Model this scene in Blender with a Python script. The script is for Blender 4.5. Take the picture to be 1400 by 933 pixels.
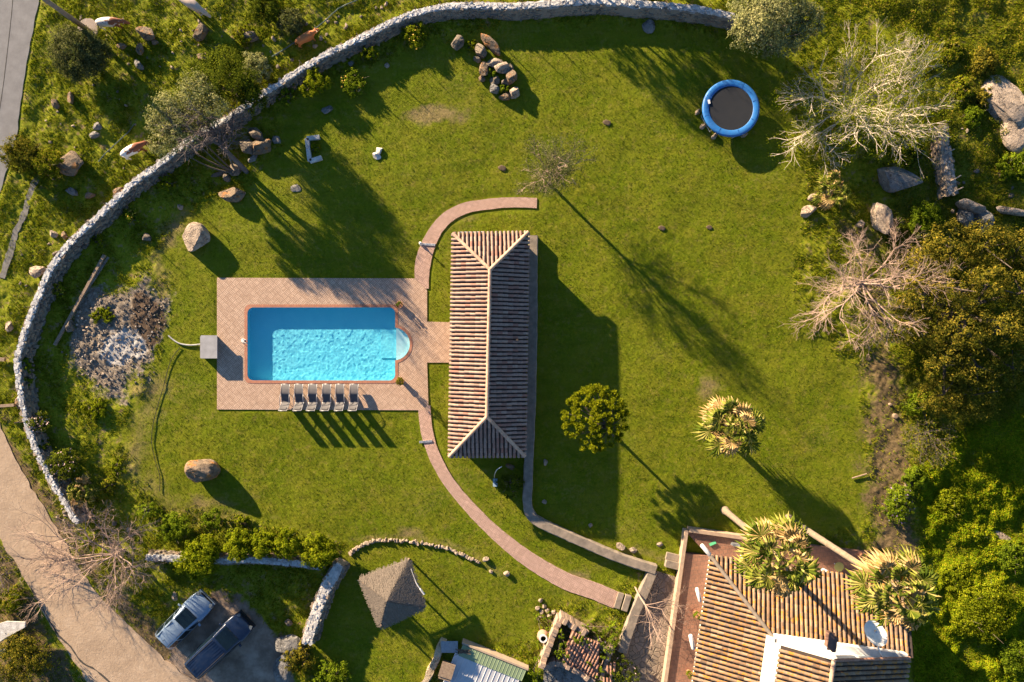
import bpy, bmesh, math, random
import numpy as np
from mathutils import Vector, Matrix, Quaternion
R = math.radians
random.seed(7); rng = np.random.default_rng(7)
for o in list(bpy.data.objects): bpy.data.objects.remove(o)
sc = bpy.context.scene
COL = sc.collection
K = 18.5      # photograph pixels per metre on the ground
H = 50.5      # flying height of the camera
# ---------------------------------------------------------------- camera, sky, sun, exposure
cam = bpy.data.objects.new('camera', bpy.data.cameras.new('camera')); COL.objects.link(cam)
cam.location = (0, 0, H); cam.rotation_euler = (0, 0, 0)
cam.data.sensor_width = 36; cam.data.lens = 36 * H / (1400 / K)
cam.data.clip_start = 0.5; cam.data.clip_end = 2000
sc.camera = cam
SUN_EL = 14.0
world = bpy.data.worlds.new('World'); sc.world = world; world.use_nodes = True
wn = world.node_tree; bgn = wn.nodes['Background']
sky = wn.nodes.new('ShaderNodeTexSky'); sky.sky_type = 'NISHITA'; sky.sun_disc = False
sky.sun_elevation = R(SUN_EL); sky.sun_rotation = R(-45)
sky.air_density = 1.0; sky.dust_density = 0.3; sky.ozone_density = 4.0
wn.links.new(sky.outputs[0], bgn.inputs[0]); bgn.inputs[1].default_value = 0.05
sl = bpy.data.lights.new('sun', 'SUN'); sl.energy = 5.0; sl.angle = R(0.6); sl.color = (1.0, 0.78, 0.52)
sl.cycles.is_caustics_light = True
so = bpy.data.objects.new('sun', sl); COL.objects.link(so)
SD = Vector((math.cos(R(SUN_EL)) * .7071, -math.cos(R(SUN_EL)) * .7071, -math.sin(R(SUN_EL))))
so.rotation_euler = SD.to_track_quat('-Z', 'Y').to_euler(); so.location = (-30, 30, 30)
vs = sc.view_settings; vs.view_transform = 'Standard'; vs.look = 'None'; vs.gamma = 1; vs.use_curve_mapping = False
vs.exposure = 2.12
sc.cycles.max_bounces = 6; sc.cycles.transparent_max_bounces = 8
sc.cycles.use_denoising = True

# ---------------------------------------------------------------- noise and geometry helpers
def W(px, py, z=0.0):
    f = 1 - z / H
    return np.array([(px - 700) / K * f, -(py - 466.5) / K * f, z])
def WP(pts, z=0.0): return [W(a, b, z) for a, b in pts]
def hsh(ix, iy, iz, s):
    n = (ix.astype(np.int64) * 374761393 + iy.astype(np.int64) * 668265263 + iz.astype(np.int64) * 2147483647 + s * 974634777) & 0xFFFFFFFF
    n = ((n ^ (n >> 13)) * 1274126177) & 0xFFFFFFFF
    n = (n ^ (n >> 16)) & 0xFFFFFF
    return n / float(0xFFFFFF)
def vnoise(x, y, z=None, s=0):
    x = np.asarray(x, float); y = np.asarray(y, float)
    z = np.zeros_like(x) if z is None else np.asarray(z, float)
    ix, iy, iz = np.floor(x), np.floor(y), np.floor(z)
    fx, fy, fz = x - ix, y - iy, z - iz
    fx, fy, fz = [f * f * (3 - 2 * f) for f in (fx, fy, fz)]
    r = 0
    for a in (0, 1):
        for b in (0, 1):
            for c in (0, 1):
                w = (fx if a else 1 - fx) * (fy if b else 1 - fy) * (fz if c else 1 - fz)
                r = r + w * hsh(ix + a, iy + b, iz + c, s)
    return r * 2 - 1
def fbm(x, y, z=None, s=0, o=3):
    r = 0; a = 1.0; f = 1.0; t = 0
    for k in range(o):
        r = r + a * vnoise(x * f, y * f, None if z is None else z * f, s + k); t += a; a *= .5; f *= 2.03
    return r / t
def sdist(px, py, poly):
    """signed distance (negative inside) to a polygon"""
    d = np.full(px.shape, 1e9); ins = np.zeros(px.shape, bool); n = len(poly)
    for i in range(n):
        ax, ay = poly[i]; bx, by = poly[(i + 1) % n]
        ex, ey = bx - ax, by - ay
        t = np.clip(((px - ax) * ex + (py - ay) * ey) / (ex * ex + ey * ey + 1e-9), 0, 1)
        d = np.minimum(d, np.hypot(px - ax - t * ex, py - ay - t * ey))
        c = ((ay > py) != (by > py)) & (px < (bx - ax) * (py - ay) / (by - ay + 1e-12) + ax)
        ins ^= c
    return np.where(ins, -d, d)
def ldist(px, py, line):
    d = np.full(px.shape, 1e9)
    for (ax, ay), (bx, by) in zip(line[:-1], line[1:]):
        ex, ey = bx - ax, by - ay
        t = np.clip(((px - ax) * ex + (py - ay) * ey) / (ex * ex + ey * ey + 1e-9), 0, 1)
        d = np.minimum(d, np.hypot(px - ax - t * ex, py - ay - t * ey))
    return d
def smooth_line(pts, n=6):
    """Catmull-Rom through 2D/3D points"""
    P = [np.array(p, float) for p in pts]; P = [2 * P[0] - P[1]] + P + [2 * P[-1] - P[-2]]; out = []
    for i in range(1, len(P) - 2):
        a, b, c, d = P[i - 1:i + 3]
        for k in range(n):
            t = k / n
            out.append(.5 * (2 * b + (c - a) * t + (2 * a - 5 * b + 4 * c - d) * t * t + (3 * b - 3 * c + d - a) * t ** 3))
    out.append(P[-2]); return out
def resample(pts, step):
    P = np.array(pts, float); L = np.r_[0, np.cumsum(np.linalg.norm(np.diff(P, axis=0), axis=1))]
    n = max(2, int(L[-1] / step) + 1); t = np.linspace(0, L[-1], n)
    return np.stack([np.interp(t, L, P[:, k]) for k in range(P.shape[1])], 1)

class MB:
    def __init__(s): s.v = []; s.f = []; s.n = 0
    def add(s, v, faces):
        v = np.asarray(v, float).reshape(-1, 3)
        if isinstance(faces, np.ndarray): s.f.append(faces.astype(np.int64) + s.n)
        else:
            by = {}
            for f in faces: by.setdefault(len(f), []).append(f)
            for k, fl in by.items(): s.f.append(np.array(fl, np.int64) + s.n)
        s.v.append(v); s.n += len(v); return s
    def join(s, m):
        for f in m.f: s.f.append(f + s.n)
        s.v += m.v; s.n += m.n; return s
    def box(s, c, d, rz=0, rx=0, ry=0, jit=0):
        q = np.array([(x, y, z) for z in (-.5, .5) for y in (-.5, .5) for x in (-.5, .5)]) * np.array(d)
        if jit: q = q + rng.normal(0, jit, q.shape) * min(d)
        M = np.array((Matrix.Rotation(rz, 3, 'Z') @ Matrix.Rotation(ry, 3, 'Y') @ Matrix.Rotation(rx, 3, 'X')))
        return s.add(q @ M.T + np.array(c), [(0, 2, 3, 1), (4, 5, 7, 6), (0, 1, 5, 4), (2, 6, 7, 3), (0, 4, 6, 2), (1, 3, 7, 5)])
    def beam(s, a, b, w, h=None, roll=0):
        """square bar from a to b"""
        h = h or w; a = Vector(a); b = Vector(b); d = b - a
        q = d.to_track_quat('X', 'Z'); M = np.array(q.to_matrix())
        v = np.array([(x * d.length, y * w, z * h) for z in (-.5, .5) for y in (-.5, .5) for x in (0, 1)])
        return s.add(v @ M.T + np.array(a), [(0, 2, 3, 1), (4, 5, 7, 6), (0, 1, 5, 4), (2, 6, 7, 3), (0, 4, 6, 2), (1, 3, 7, 5)])
    def tube(s, pts, r, n=6, cap=True):
        pts = np.array(pts, float); m = len(pts)
        r = np.broadcast_to(np.array(r, float), (m,)) if np.ndim(r) <= 1 else r
        t = np.gradient(pts, axis=0); t /= np.linalg.norm(t, axis=1)[:, None] + 1e-9
        up = np.array([0, 0, 1.0]) if abs(t[0][2]) < .9 else np.array([1.0, 0, 0])
        a = np.cross(t, up); a /= np.linalg.norm(a, axis=1)[:, None] + 1e-9
        b = np.cross(t, a)
        th = np.linspace(0, 2 * math.pi, n, endpoint=False)
        v = pts[:, None, :] + r[:, None, None] * (np.cos(th)[None, :, None] * a[:, None, :] + np.sin(th)[None, :, None] * b[:, None, :])
        i = np.arange(m - 1)[:, None] * n; j = np.arange(n)[None, :]; k = (j + 1) % n
        f = np.stack([i + j, i + k, i + n + k, i + n + j], -1).reshape(-1, 4)
        s.add(v, f)
        if cap:
            s.f.append(np.array([list(range(n))[::-1]]) + s.n - m * n); s.f.append(np.array([[(m - 1) * n + q for q in range(n)]]) + s.n - m * n)
        return s
    def lathe(s, prof, c=(0, 0, 0), n=16):
        """prof: (radius, z)"""
        th = np.linspace(0, 2 * math.pi, n, endpoint=False)
        v = np.array([[(r * math.cos(t), r * math.sin(t), z) for t in th] for r, z in prof]).reshape(-1, 3) + np.array(c)
        m = len(prof); f = []
        for i in range(m - 1):
            for j in range(n): f.append((i * n + j, i * n + (j + 1) % n, (i + 1) * n + (j + 1) % n, (i + 1) * n + j))
        return s.add(v, f)
    def prism(s, poly, z0, z1):
        n = len(poly); v = [(p[0], p[1], z0) for p in poly] + [(p[0], p[1], z1) for p in poly]
        f = [tuple(range(n))[::-1], tuple(range(n, 2 * n))] + [(i, (i + 1) % n, n + (i + 1) % n, n + i) for i in range(n)]
        return s.add(v, f)
    def slab(s, quad, th):
        """thick plate from 3D polygon"""
        q = np.array(quad, float); nrm = np.cross(q[1] - q[0], q[2] - q[0]); nrm /= np.linalg.norm(nrm)
        if nrm[2] < 0: nrm = -nrm
        n = len(q); f = [tuple(range(n)), tuple(range(n, 2 * n))[::-1]] + [(i, (i + 1) % n, n + (i + 1) % n, n + i) for i in range(n)]
        return s.add(np.r_[q, q - nrm * th], f)
    def mesh(s, name, off=(0, 0, 0), smooth=False):
        me = bpy.data.meshes.new(name)
        if not s.v: return me
        v = np.concatenate(s.v) - np.array(off, float)
        me.vertices.add(len(v)); me.vertices.foreach_set('co', v.astype(np.float32).ravel())
        li = np.concatenate([f.ravel() for f in s.f]); lt = np.concatenate([np.full(len(f), f.shape[1]) for f in s.f])
        ls = np.r_[0, np.cumsum(lt)[:-1]]
        me.loops.add(len(li)); me.loops.foreach_set('vertex_index', li.astype(np.int32))
        me.polygons.add(len(lt)); me.polygons.foreach_set('loop_start', ls.astype(np.int32))
        me.update(calc_edges=True)
        me.polygons.foreach_set('use_smooth', np.full(len(lt), bool(smooth)))
        return me

def fixn(me):
    bm = bmesh.new(); bm.from_mesh(me); bmesh.ops.recalc_face_normals(bm, faces=bm.faces); bm.to_mesh(me); bm.free()
def tag(o, label=None, cat=None, group=None, kind=None):
    if label: o['label'] = label
    if cat: o['category'] = cat
    if group: o['group'] = group
    if kind: o['kind'] = kind
    return o
def thing(name, label, cat, loc=(0, 0, 0), rz=0, group=None):
    o = bpy.data.objects.new(name, None); COL.objects.link(o); o.location = tuple(loc); o.rotation_euler = (0, 0, rz)
    o.empty_display_size = .2
    return tag(o, label, cat, group)
def part(name, mb, m, par=None, smooth=False, world_xy=True, off=None, fix=False, label=None):
    """one mesh object; with world_xy the coordinates are world ones and are made local to the parent's base"""
    root = par
    while root is not None and root.parent is not None: root = root.parent
    base = (0, 0, 0)
    if off is not None: base = off
    elif root is not None and world_xy: base = tuple(root.location)
    me = mb if isinstance(mb, bpy.types.Mesh) else mb.mesh(name, base, smooth)
    if fix: fixn(me)
    o = bpy.data.objects.new(name, me); COL.objects.link(o)
    if m is not None: me.materials.append(m)
    if par is not None: o.parent = par
    elif off is not None: o.location = tuple(off)
    if label: o['label'] = label
    return o
def solo(name, mb, m, label, cat, base, group=None, smooth=False, fix=False):
    return tag(part(name, mb, m, None, smooth, off=tuple(base), fix=fix), label, cat, group)
def struct(name, mb, m, smooth=False, kind='structure'):
    return tag(part(name, mb, m, None, smooth), kind=kind)
def copy_tree(o, par=None):
    c = o.copy(); COL.objects.link(c)
    if par is not None: c.parent = par
    for ch in o.children: copy_tree(ch, c)
    return c

# ---------------------------------------------------------------- materials
def nt(name):
    m = bpy.data.materials.new(name); m.use_nodes = True; t = m.node_tree
    return m, t, t.nodes, t.links, t.nodes['Principled BSDF']
def noise(t, scale, det=4, rough=.6, vec=None, w=None):
    n = t.nodes.new('ShaderNodeTexNoise'); n.inputs['Scale'].default_value = scale; n.inputs['Detail'].default_value = det
    n.inputs['Roughness'].default_value = rough
    if vec is not None: t.links.new(vec, n.inputs['Vector'])
    return n.outputs['Fac']
def ramp(t, fac, stops, interp='LINEAR'):
    r = t.nodes.new('ShaderNodeValToRGB'); t.links.new(fac, r.inputs[0]); e = r.color_ramp.elements; r.color_ramp.interpolation = interp
    while len(e) < len(stops): e.new(.5)
    for el, (p, c) in zip(e, stops):
        el.position = p; el.color = (*c, 1) if not isinstance(c, float) else (c, c, c, 1)
    return r.outputs[0]
def mixc(t, fac, a, b, mode='MIX'):
    n = t.nodes.new('ShaderNodeMix'); n.data_type = 'RGBA'; n.blend_type = mode
    for sock, val in ((0, fac), (6, a), (7, b)):
        if isinstance(val, (float, int)): n.inputs[sock].default_value = val
        elif isinstance(val, tuple): n.inputs[sock].default_value = (*val, 1)
        else: t.links.new(val, n.inputs[sock])
    return n.outputs[2]
def mth(t, op, a, b=0.0, c=None):
    n = t.nodes.new('ShaderNodeMath'); n.operation = op
    for i, val in enumerate((a, b) if c is None else (a, b, c)):
        if isinstance(val, (float, int)): n.inputs[i].default_value = val
        else: t.links.new(val, n.inputs[i])
    return n.outputs[0]
def bump(t, hgt, strength=.5, dist=.02):
    b = t.nodes.new('ShaderNodeBump'); b.inputs['Strength'].default_value = strength; b.inputs['Distance'].default_value = dist
    t.links.new(hgt, b.inputs['Height']); return b.outputs[0]
def objc(t, rot=0, kind='Object'):
    c = t.nodes.new('ShaderNodeTexCoord').outputs[kind]
    if rot:
        mp = t.nodes.new('ShaderNodeMapping'); t.links.new(c, mp.inputs[0]); mp.inputs['Rotation'].default_value = (0, 0, rot); return mp.outputs[0]
    return c
def island(t): return t.nodes.new('ShaderNodeNewGeometry').outputs['Random Per Island']
def M_plain(name, c, rough=.6, metal=0, c2=None, sc_=3, bs=0.0, bscale=30, spec=None):
    m, t, n, l, p = nt(name); v = objc(t)
    if c2 is None: c2 = tuple(x * .75 for x in c)
    l.new(ramp(t, noise(t, sc_, 5, .65, v), [(.3, c2), (.7, c)]), p.inputs['Base Color'])
    p.inputs['Roughness'].default_value = rough; p.inputs['Metallic'].default_value = metal
    if spec is not None: p.inputs['Specular IOR Level'].default_value = spec
    if bs: l.new(bump(t, noise(t, bscale, 4, .6, v), bs, .02), p.inputs['Normal'])
    return m
def M_leaf(name, cols, trans=.35, scale=.8):
    m, t, n, l, p = nt(name); n.remove(p); v = objc(t)
    col = ramp(t, island(t), [(i / max(1, len(cols) - 1), c) for i, c in enumerate(cols)])
    var = ramp(t, noise(t, scale, 3, .6, v), [(.3, (.7, .74, .6)), (.7, (1.45, 1.35, 1.1))])
    col = mixc(t, 1.0, col, var, 'MULTIPLY')
    d = n.new('ShaderNodeBsdfDiffuse'); tr = n.new('ShaderNodeBsdfTranslucent'); mx = n.new('ShaderNodeMixShader')
    l.new(col, d.inputs[0]); l.new(mixc(t, .5, col, (.16, .2, .01)), tr.inputs[0]); mx.inputs[0].default_value = trans
    l.new(d.outputs[0], mx.inputs[1]); l.new(tr.outputs[0], mx.inputs[2])
    l.new(mx.outputs[0], n['Material Output'].inputs[0]); return m
def M_tile(name, cols, lichen=None):
    m, t, n, l, p = nt(name); v = objc(t)
    col = ramp(t, island(t), [(i / (len(cols) - 1), c) for i, c in enumerate(cols)])
    col = mixc(t, ramp(t, noise(t, 9, 5, .7, v), [(.45, 0.0), (.75, .7)]), col, (.09, .075, .06))
    if lichen:
        col = mixc(t, ramp(t, noise(t, 2.6, 5, .75, v), [(.52, 0.0), (.6, .85)]), col, lichen)
    l.new(col, p.inputs['Base Color']); p.inputs['Roughness'].default_value = .85
    l.new(bump(t, noise(t, 25, 4, .6, v), .4, .01), p.inputs['Normal']); return m
def M_rock(name, a, b, lichen=(.45, .2, .04), la=.6, scale=1.6):
    m, t, n, l, p = nt(name); v = objc(t)
    col = ramp(t, noise(t, scale, 8, .7, v), [(.3, b), (.55, a), (.75, tuple(x * 1.2 for x in a))])
    col = mixc(t, ramp(t, noise(t, 2.3, 6, .75), [(la, 0.0), (la + .08, .85)]), col, lichen)
    col = mixc(t, ramp(t, noise(t, 14, 4, .7, v), [(.55, 0.0), (.7, .6)]), col, (.07, .065, .06))
    ve = n.new('ShaderNodeTexVoronoi'); ve.feature = 'DISTANCE_TO_EDGE'; ve.inputs['Scale'].default_value = .8
    wv = n.new('ShaderNodeVectorMath'); wv.operation = 'MULTIPLY_ADD'; nn_ = n.new('ShaderNodeTexNoise'); nn_.inputs['Scale'].default_value = 3; l.new(v, nn_.inputs['Vector'])
    l.new(nn_.outputs['Color'], wv.inputs[0]); wv.inputs[1].default_value = (1.1, 1.1, 1.1); l.new(v, wv.inputs[2]); l.new(wv.outputs[0], ve.inputs['Vector'])
    crk = ramp(t, ve.outputs['Distance'], [(0.0, 0.0), (.022, 1.0)])
    col = mixc(t, crk, tuple(x * .6 for x in b), col)
    l.new(col, p.inputs['Base Color']); p.inputs['Roughness'].default_value = .9
    l.new(bump(t, mth(t, 'ADD', noise(t, 6, 8, .75, v), mth(t, 'MULTIPLY', crk, .6)), 1.0, .16), p.inputs['Normal']); return m
def M_stonework(name, a, b, c, scale=5, edge=(.06, .05, .04)):
    m, t, n, l, p = nt(name); v = objc(t)
    vo = n.new('ShaderNodeTexVoronoi'); vo.inputs['Scale'].default_value = scale; l.new(v, vo.inputs['Vector'])
    ve = n.new('ShaderNodeTexVoronoi'); ve.feature = 'DISTANCE_TO_EDGE'; ve.inputs['Scale'].default_value = scale; l.new(v, ve.inputs['Vector'])
    sep = n.new('ShaderNodeSeparateColor'); l.new(vo.outputs['Color'], sep.inputs[0])
    col = ramp(t, sep.outputs[0], [(0, a), (.5, b), (1, c)])
    col = mixc(t, ramp(t, noise(t, 12, 5, .7, v), [(.4, 0.0), (.7, .5)]), col, (.12, .1, .08))
    e = ramp(t, ve.outputs['Distance'], [(0.0, 0.0), (.08, 1.0)])
    col = mixc(t, e, edge, col)
    l.new(col, p.inputs['Base Color']); p.inputs['Roughness'].default_value = .9
    l.new(bump(t, e, .8, .05), p.inputs['Normal']); return m
def M_brick(name, a, b, mortar, rot=0, scale=1.0, bw=.22, bh=.11, weave=False, stain=.55):
    m, t, n, l, p = nt(name)
    def bk_(vec):
        bk = n.new('ShaderNodeTexBrick'); l.new(vec, bk.inputs['Vector'])
        bk.inputs['Color1'].default_value = (*a, 1); bk.inputs['Color2'].default_value = (*b, 1); bk.inputs['Mortar'].default_value = (*mortar, 1)
        bk.inputs['Scale'].default_value = scale; bk.inputs['Brick Width'].default_value = bw; bk.inputs['Row Height'].default_value = bh
        bk.inputs['Mortar Size'].default_value = .016; bk.inputs['Bias'].default_value = 0; bk.offset = 0.0 if weave else .5; return bk
    v = objc(t, rot); bk = bk_(v); colr, fac = bk.outputs[0], bk.outputs['Fac']
    if weave:
        bk2 = bk_(objc(t, rot + math.pi / 2)); ch = n.new('ShaderNodeTexChecker'); l.new(v, ch.inputs[0]); ch.inputs['Scale'].default_value = 1 / bw
        colr = mixc(t, ch.outputs['Fac'], colr, bk2.outputs[0]); fac = mixc(t, ch.outputs['Fac'], fac, bk2.outputs['Fac'])
    v = objc(t)
    col = mixc(t, ramp(t, noise(t, .7, 6, .7, v), [(.38, .0), (.68, stain)]), colr, tuple(x * .6 for x in b))
    col = mixc(t, ramp(t, noise(t, 5, 5, .75, v), [(.5, 0.0), (.75, .6)]), col, tuple(min(1, x * 1.3) for x in a))
    col = mixc(t, ramp(t, noise(t, 2.1, 6, .8, v), [(.58, 0.0), (.7, .5)]), col, tuple(x * .45 for x in b))
    l.new(col, p.inputs['Base Color']); p.inputs['Roughness'].default_value = .85
    l.new(bump(t, mth(t, 'ADD', mth(t, 'MULTIPLY', fac, -1.0), noise(t, 20, 3, .6, v)), .6, .01), p.inputs['Normal'])
    return m
def M_metal(name, c, rough=.35, coat=0): 
    m, t, n, l, p = nt(name); p.inputs['Base Color'].default_value = (*c, 1); p.inputs['Metallic'].default_value = .9; p.inputs['Roughness'].default_value = rough
    v = objc(t); l.new(ramp(t, noise(t, 8, 4, .6, v), [(.3, rough * .8), (.7, min(1, rough * 1.4))]), p.inputs['Roughness']); return m

m_bark = M_plain('bark', (.16, .12, .09), .9, 0, (.06, .045, .035), 8, .8, 20)
m_palebark = M_plain('pale_bark', (.4, .33, .26), .9, 0, (.3, .22, .17), 6, .5, 20)
m_budbark = M_plain('bleached_bark', (.58, .5, .4), .9, 0, (.4, .33, .26), 6, .4, 20)
m_pinktwig = M_plain('pink_twig', (.38, .27, .21), .9, 0, (.22, .15, .12), 4, .3, 20)
m_darktwig = M_plain('dark_twig', (.17, .13, .12), .9, 0, (.08, .06, .055), 4, .3, 20)
m_white = M_plain('white_paint', (.74, .73, .72), .7, 0, (.56, .54, .52), 2.5, .2, 12)
m_plaster = M_plain('weathered_whitewash', (.62, .6, .57), .9, 0, (.3, .28, .26), 3.2, .9, 9)
m_stoneface = M_stonework('drystone', (.1, .08, .065), (.2, .15, .11), (.28, .2, .14), 5)
m_coping = M_plain('coping_stone', (.27, .22, .175), .95, 0, (.15, .125, .1), 2.4, .7, 7)
m_wood = M_plain('weathered_wood', (.3, .22, .15), .85, 0, (.15, .1, .07), 7, .5, 25)
m_black = M_plain('black_rubber', (.02, .02, .022), .5, 0, (.012, .012, .012))
m_gal = M_metal('galvanised_steel', (.55, .56, .57), .45)
m_rock = M_rock('granite', (.2, .16, .12), (.085, .07, .055))
m_rockgrey = M_rock('grey_granite', (.23, .22, .21), (.1, .095, .09), la=.6)
m_rockorange = M_rock('lichen_granite', (.23, .165, .11), (.11, .085, .06), (.4, .15, .02), la=.5)
m_rockpale = M_rock('pale_granite', (.42, .33, .25), (.2, .15, .11), la=.64)
m_glass = M_plain('dark_glass', (.006, .014, .022), .05, 0, (.004, .01, .016), spec=.45)
# ---------------------------------------------------------------- ground zones (drawn on the plan, in photograph pixels at ground level)
LAWN = [(385,150),(440,118),(520,82),(600,55),(700,32),(850,30),(1000,50),(1060,90),(1085,190),(1105,280),(1085,400),(1140,470),(1180,520),(1180,600),(1190,700),(1150,735),(985,742),(940,780),(872,765),(840,805),(735,835),(720,885),(640,880),(600,890),(575,940),(440,940),(430,880),(462,790),(475,742),(340,715),(225,690),(185,640),(165,590),(200,540),(220,470),(232,390),(215,345),(255,290),(330,265),(385,215)]
SOIL = [(1150,310),(1180,330),(1170,420),(1178,450),(1188,470),(1180,530),(1188,600),(1184,660),(1196,735),(1165,760),(1262,770),(1250,640),(1238,560),(1222,460),(1208,380),(1195,320)]
SOIL2 = [(740,835),(860,860),(850,945),(730,945)]
ASH = [(92,450),(108,415),(150,392),(205,385),(232,405),(222,440),(212,480),(190,520),(165,548),(130,530),(100,500),(85,478)]
BURN = [(180,400),(215,400),(222,440),(210,470),(185,450),(172,425)]
WHITEASH = [(138,465),(160,448),(185,455),(190,480),(172,505),(148,500)]
PARK = [(225,905),(262,850),(300,805),(345,835),(395,870),(400,950),(255,950)]
DIRTEDGE = [(0,560),(20,600),(60,660),(100,720),(150,800),(215,850),(280,945),(240,945),(130,800),(60,700),(0,620)]
LEFTYARD = [(-40,725),(10,760),(60,850),(115,945),(-40,945)]
FIELD = [(1248,650),(1290,600),(1420,560),(1440,960),(1236,960),(1240,800),(1262,740)]
SCRUB = [(1180,0),(1240,60),(1250,180),(1225,260),(1215,330),(1230,420),(1240,560),(1250,650),(1440,600),(1440,-40),(1200,-40)]
PATIO = [(297,380),(568,381),(584,397),(584,440),(619,441),(619,496),(584,496),(586,561),(571,561),(297,560)]
NORTHPATH = [(577,395),(577,372),(580,352),(587,332),(598,312),(614,296),(636,285),(664,280),(700,277),(734,278)]
SOUTHPATH = [(580,555),(582,580),(587,604),(597,630),(613,658),(636,687),(668,720),(700,748),(735,773),(775,795),(812,808),(843,821)]
DIRTROAD = [(0,578),(14,612),(34,652),(60,692),(82,728),(106,772),(130,808),(165,843),(200,878),(232,905),(280,945),(128,945),(103,905),(80,872),(60,840),(44,808),(22,770),(-2,735),(-60,690),(-60,530)]
PAVEDROAD = [(-60,-40),(58,-40),(52,10),(42,60),(31,120),(24,180),(10,235),(-8,285),(-60,300)]
COURT = [(889,778),(944,795),(928,945),(846,945),(852,895),(872,832)]
HUT = [(619,319),(723,318),(719,624),(614,624)]
HOUSE = [(948,738),(1020,745),(1240,800),(1250,960),(915,960)]
GARDENWALL = [(729,322),(728.5,400),(728,480),(726,560),(723.5,620),(722,660),(721,688),(724,702),(735,714),(762,727),(800,744),(850,765),(897,780)]
BWALL = [(105,716),(88,687),(72,661),(57,632),(48,612),(40,590),(33,565),(28,540),(25,515),(24,492),(28,475),(32,460),(38,442),(46,420),(55,400),(64,377),(76,357),(91,338),(108,320),(130,300),(150,281),(172,259),(190,244),(211,230),(235,211),(262,190),(290,173),(322,155),(357,130),(385,112),(415,93),(445,75),(475,61),(505,46),(535,31),(565,19),(598,11),(630,8),(665,8),(700,9),(745,6),(790,2),(840,3),(880,6),(920,9),(960,14),(1000,22),(1030,34)]

def zones_raw(px, py):
    w = fbm(px / 22, py / 22, s=11) * 14 + fbm(px / 6, py / 6, s=12) * 5
    def mk(poly, soft=8, wob=1.0): return np.clip(.5 - (sdist(px, py, poly) + w * wob) / soft, 0, 1)
    lawn = mk(LAWN, 16); z = {}
    z['rough'] = 1 - lawn
    z['soil'] = np.maximum.reduce([mk(SOIL, 40, 1.8) * .85, mk(SOIL2, 14) * .6, mk(DIRTEDGE, 14) * .8, mk(LEFTYARD, 14) * .8])
    z['ash'] = mk(ASH, 24, 1.5); z['burn'] = mk(BURN, 14, 1.3); z['white'] = mk(WHITEASH, 12, 1.4); z['park'] = mk(PARK, 12)
    z['field'] = mk(FIELD, 14); z['scrub'] = mk(SCRUB, 14)
    d = np.clip(1 - np.hypot((px - 578) / 55, (py - 158) / 22) + w * .05, 0, 1) + np.clip(1.0 - np.hypot(px - 965, py - 535) / 24, 0, 1)
    d += np.clip(1.1 - np.hypot((px - 640) / 40, (py - 300) / 12) + w * .03, 0, 1) * .6
    d += np.clip(1.1 - np.hypot((px - 990) / 24, (py - 150) / 50) + w * .03, 0, 1) * .0
    d += np.clip(1.0 - np.abs(ldist(px, py, [(205, 540), (180, 640), (240, 700), (330, 715)])) / 42 + w * .03, 0, 1) * .7
    d += np.clip(1.0 - np.abs(ldist(px, py, [(250, 290), (215, 350), (225, 400)])) / 22 + w * .03, 0, 1) * .7
    d += np.clip(1.0 - np.abs(ldist(px, py, [(785, 790), (870, 750), (930, 775)])) / 16 + w * .03, 0, 1) * .6
    d += np.clip(fbm(px / 70, py / 40, s=121, o=4) * 2.0 - .45, 0, .38)
    d += np.clip(1.0 - np.abs(ldist(px, py, [(480, 738), (560, 733), (640, 752), (690, 790)])) / 14 + w * .04, 0, 1) * .6
    z['dry'] = np.clip(d, 0, 1)
    return z
def paved_raw(px, py):
    d = np.minimum.reduce([sdist(px, py, PATIO), ldist(px, py, NORTHPATH) - 11, ldist(px, py, SOUTHPATH) - 12, sdist(px, py, DIRTROAD), sdist(px, py, PAVEDROAD), sdist(px, py, COURT), sdist(px, py, HUT) + 6, sdist(px, py, HOUSE)])
    return d
POOL = (338, 541, 420, 521)
_gx, _gy = np.meshgrid(np.arange(-80, 1481, 2.0), np.arange(-140, 1061, 2.0)); _Z = zones_raw(_gx, _gy); _Z['paved'] = paved_raw(_gx, _gy)
def _look(A, px, py):
    u = np.clip((np.asarray(px, float) + 80) / 2, 0, A.shape[1] - 1.001); w = np.clip((np.asarray(py, float) + 140) / 2, 0, A.shape[0] - 1.001)
    i, j = u.astype(int), w.astype(int); a, b = u - i, w - j
    return (A[j, i] * (1 - a) + A[j, i + 1] * a) * (1 - b) + (A[j + 1, i] * (1 - a) + A[j + 1, i + 1] * a) * b
def zones(px, py): return {k: _look(v, px, py) for k, v in _Z.items() if k != 'paved'}
def paved(px, py): return _look(_Z['paved'], px, py)
def hfun(px, py):
    z = zones(px, py); pv = paved(px, py)
    rel = .018 * fbm(px / 9, py / 9, s=3, o=3) + .05 * fbm(px / 60, py / 60, s=5, o=2)
    r = np.clip(z['rough'] + .25 * z['dry'], 0, 1) * (1 - .6 * z['park'])
    rel = rel + r * (.15 * fbm(px / 28, py / 28, s=21, o=4) + .055 * fbm(px / 5.5, py / 5.5, s=22, o=3))
    rel = rel + z['ash'] * (.12 * np.abs(fbm(px / 8, py / 8, s=33, o=3)))
    rel = rel + np.clip(z['field'] + z['scrub'], 0, 1) * .15 * fbm(px / 30, py / 30, s=44, o=3)
    return rel * np.clip((pv - 1) / 12, 0, 1) - .02 * np.clip(1 - pv / 4, 0, 1)

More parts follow.
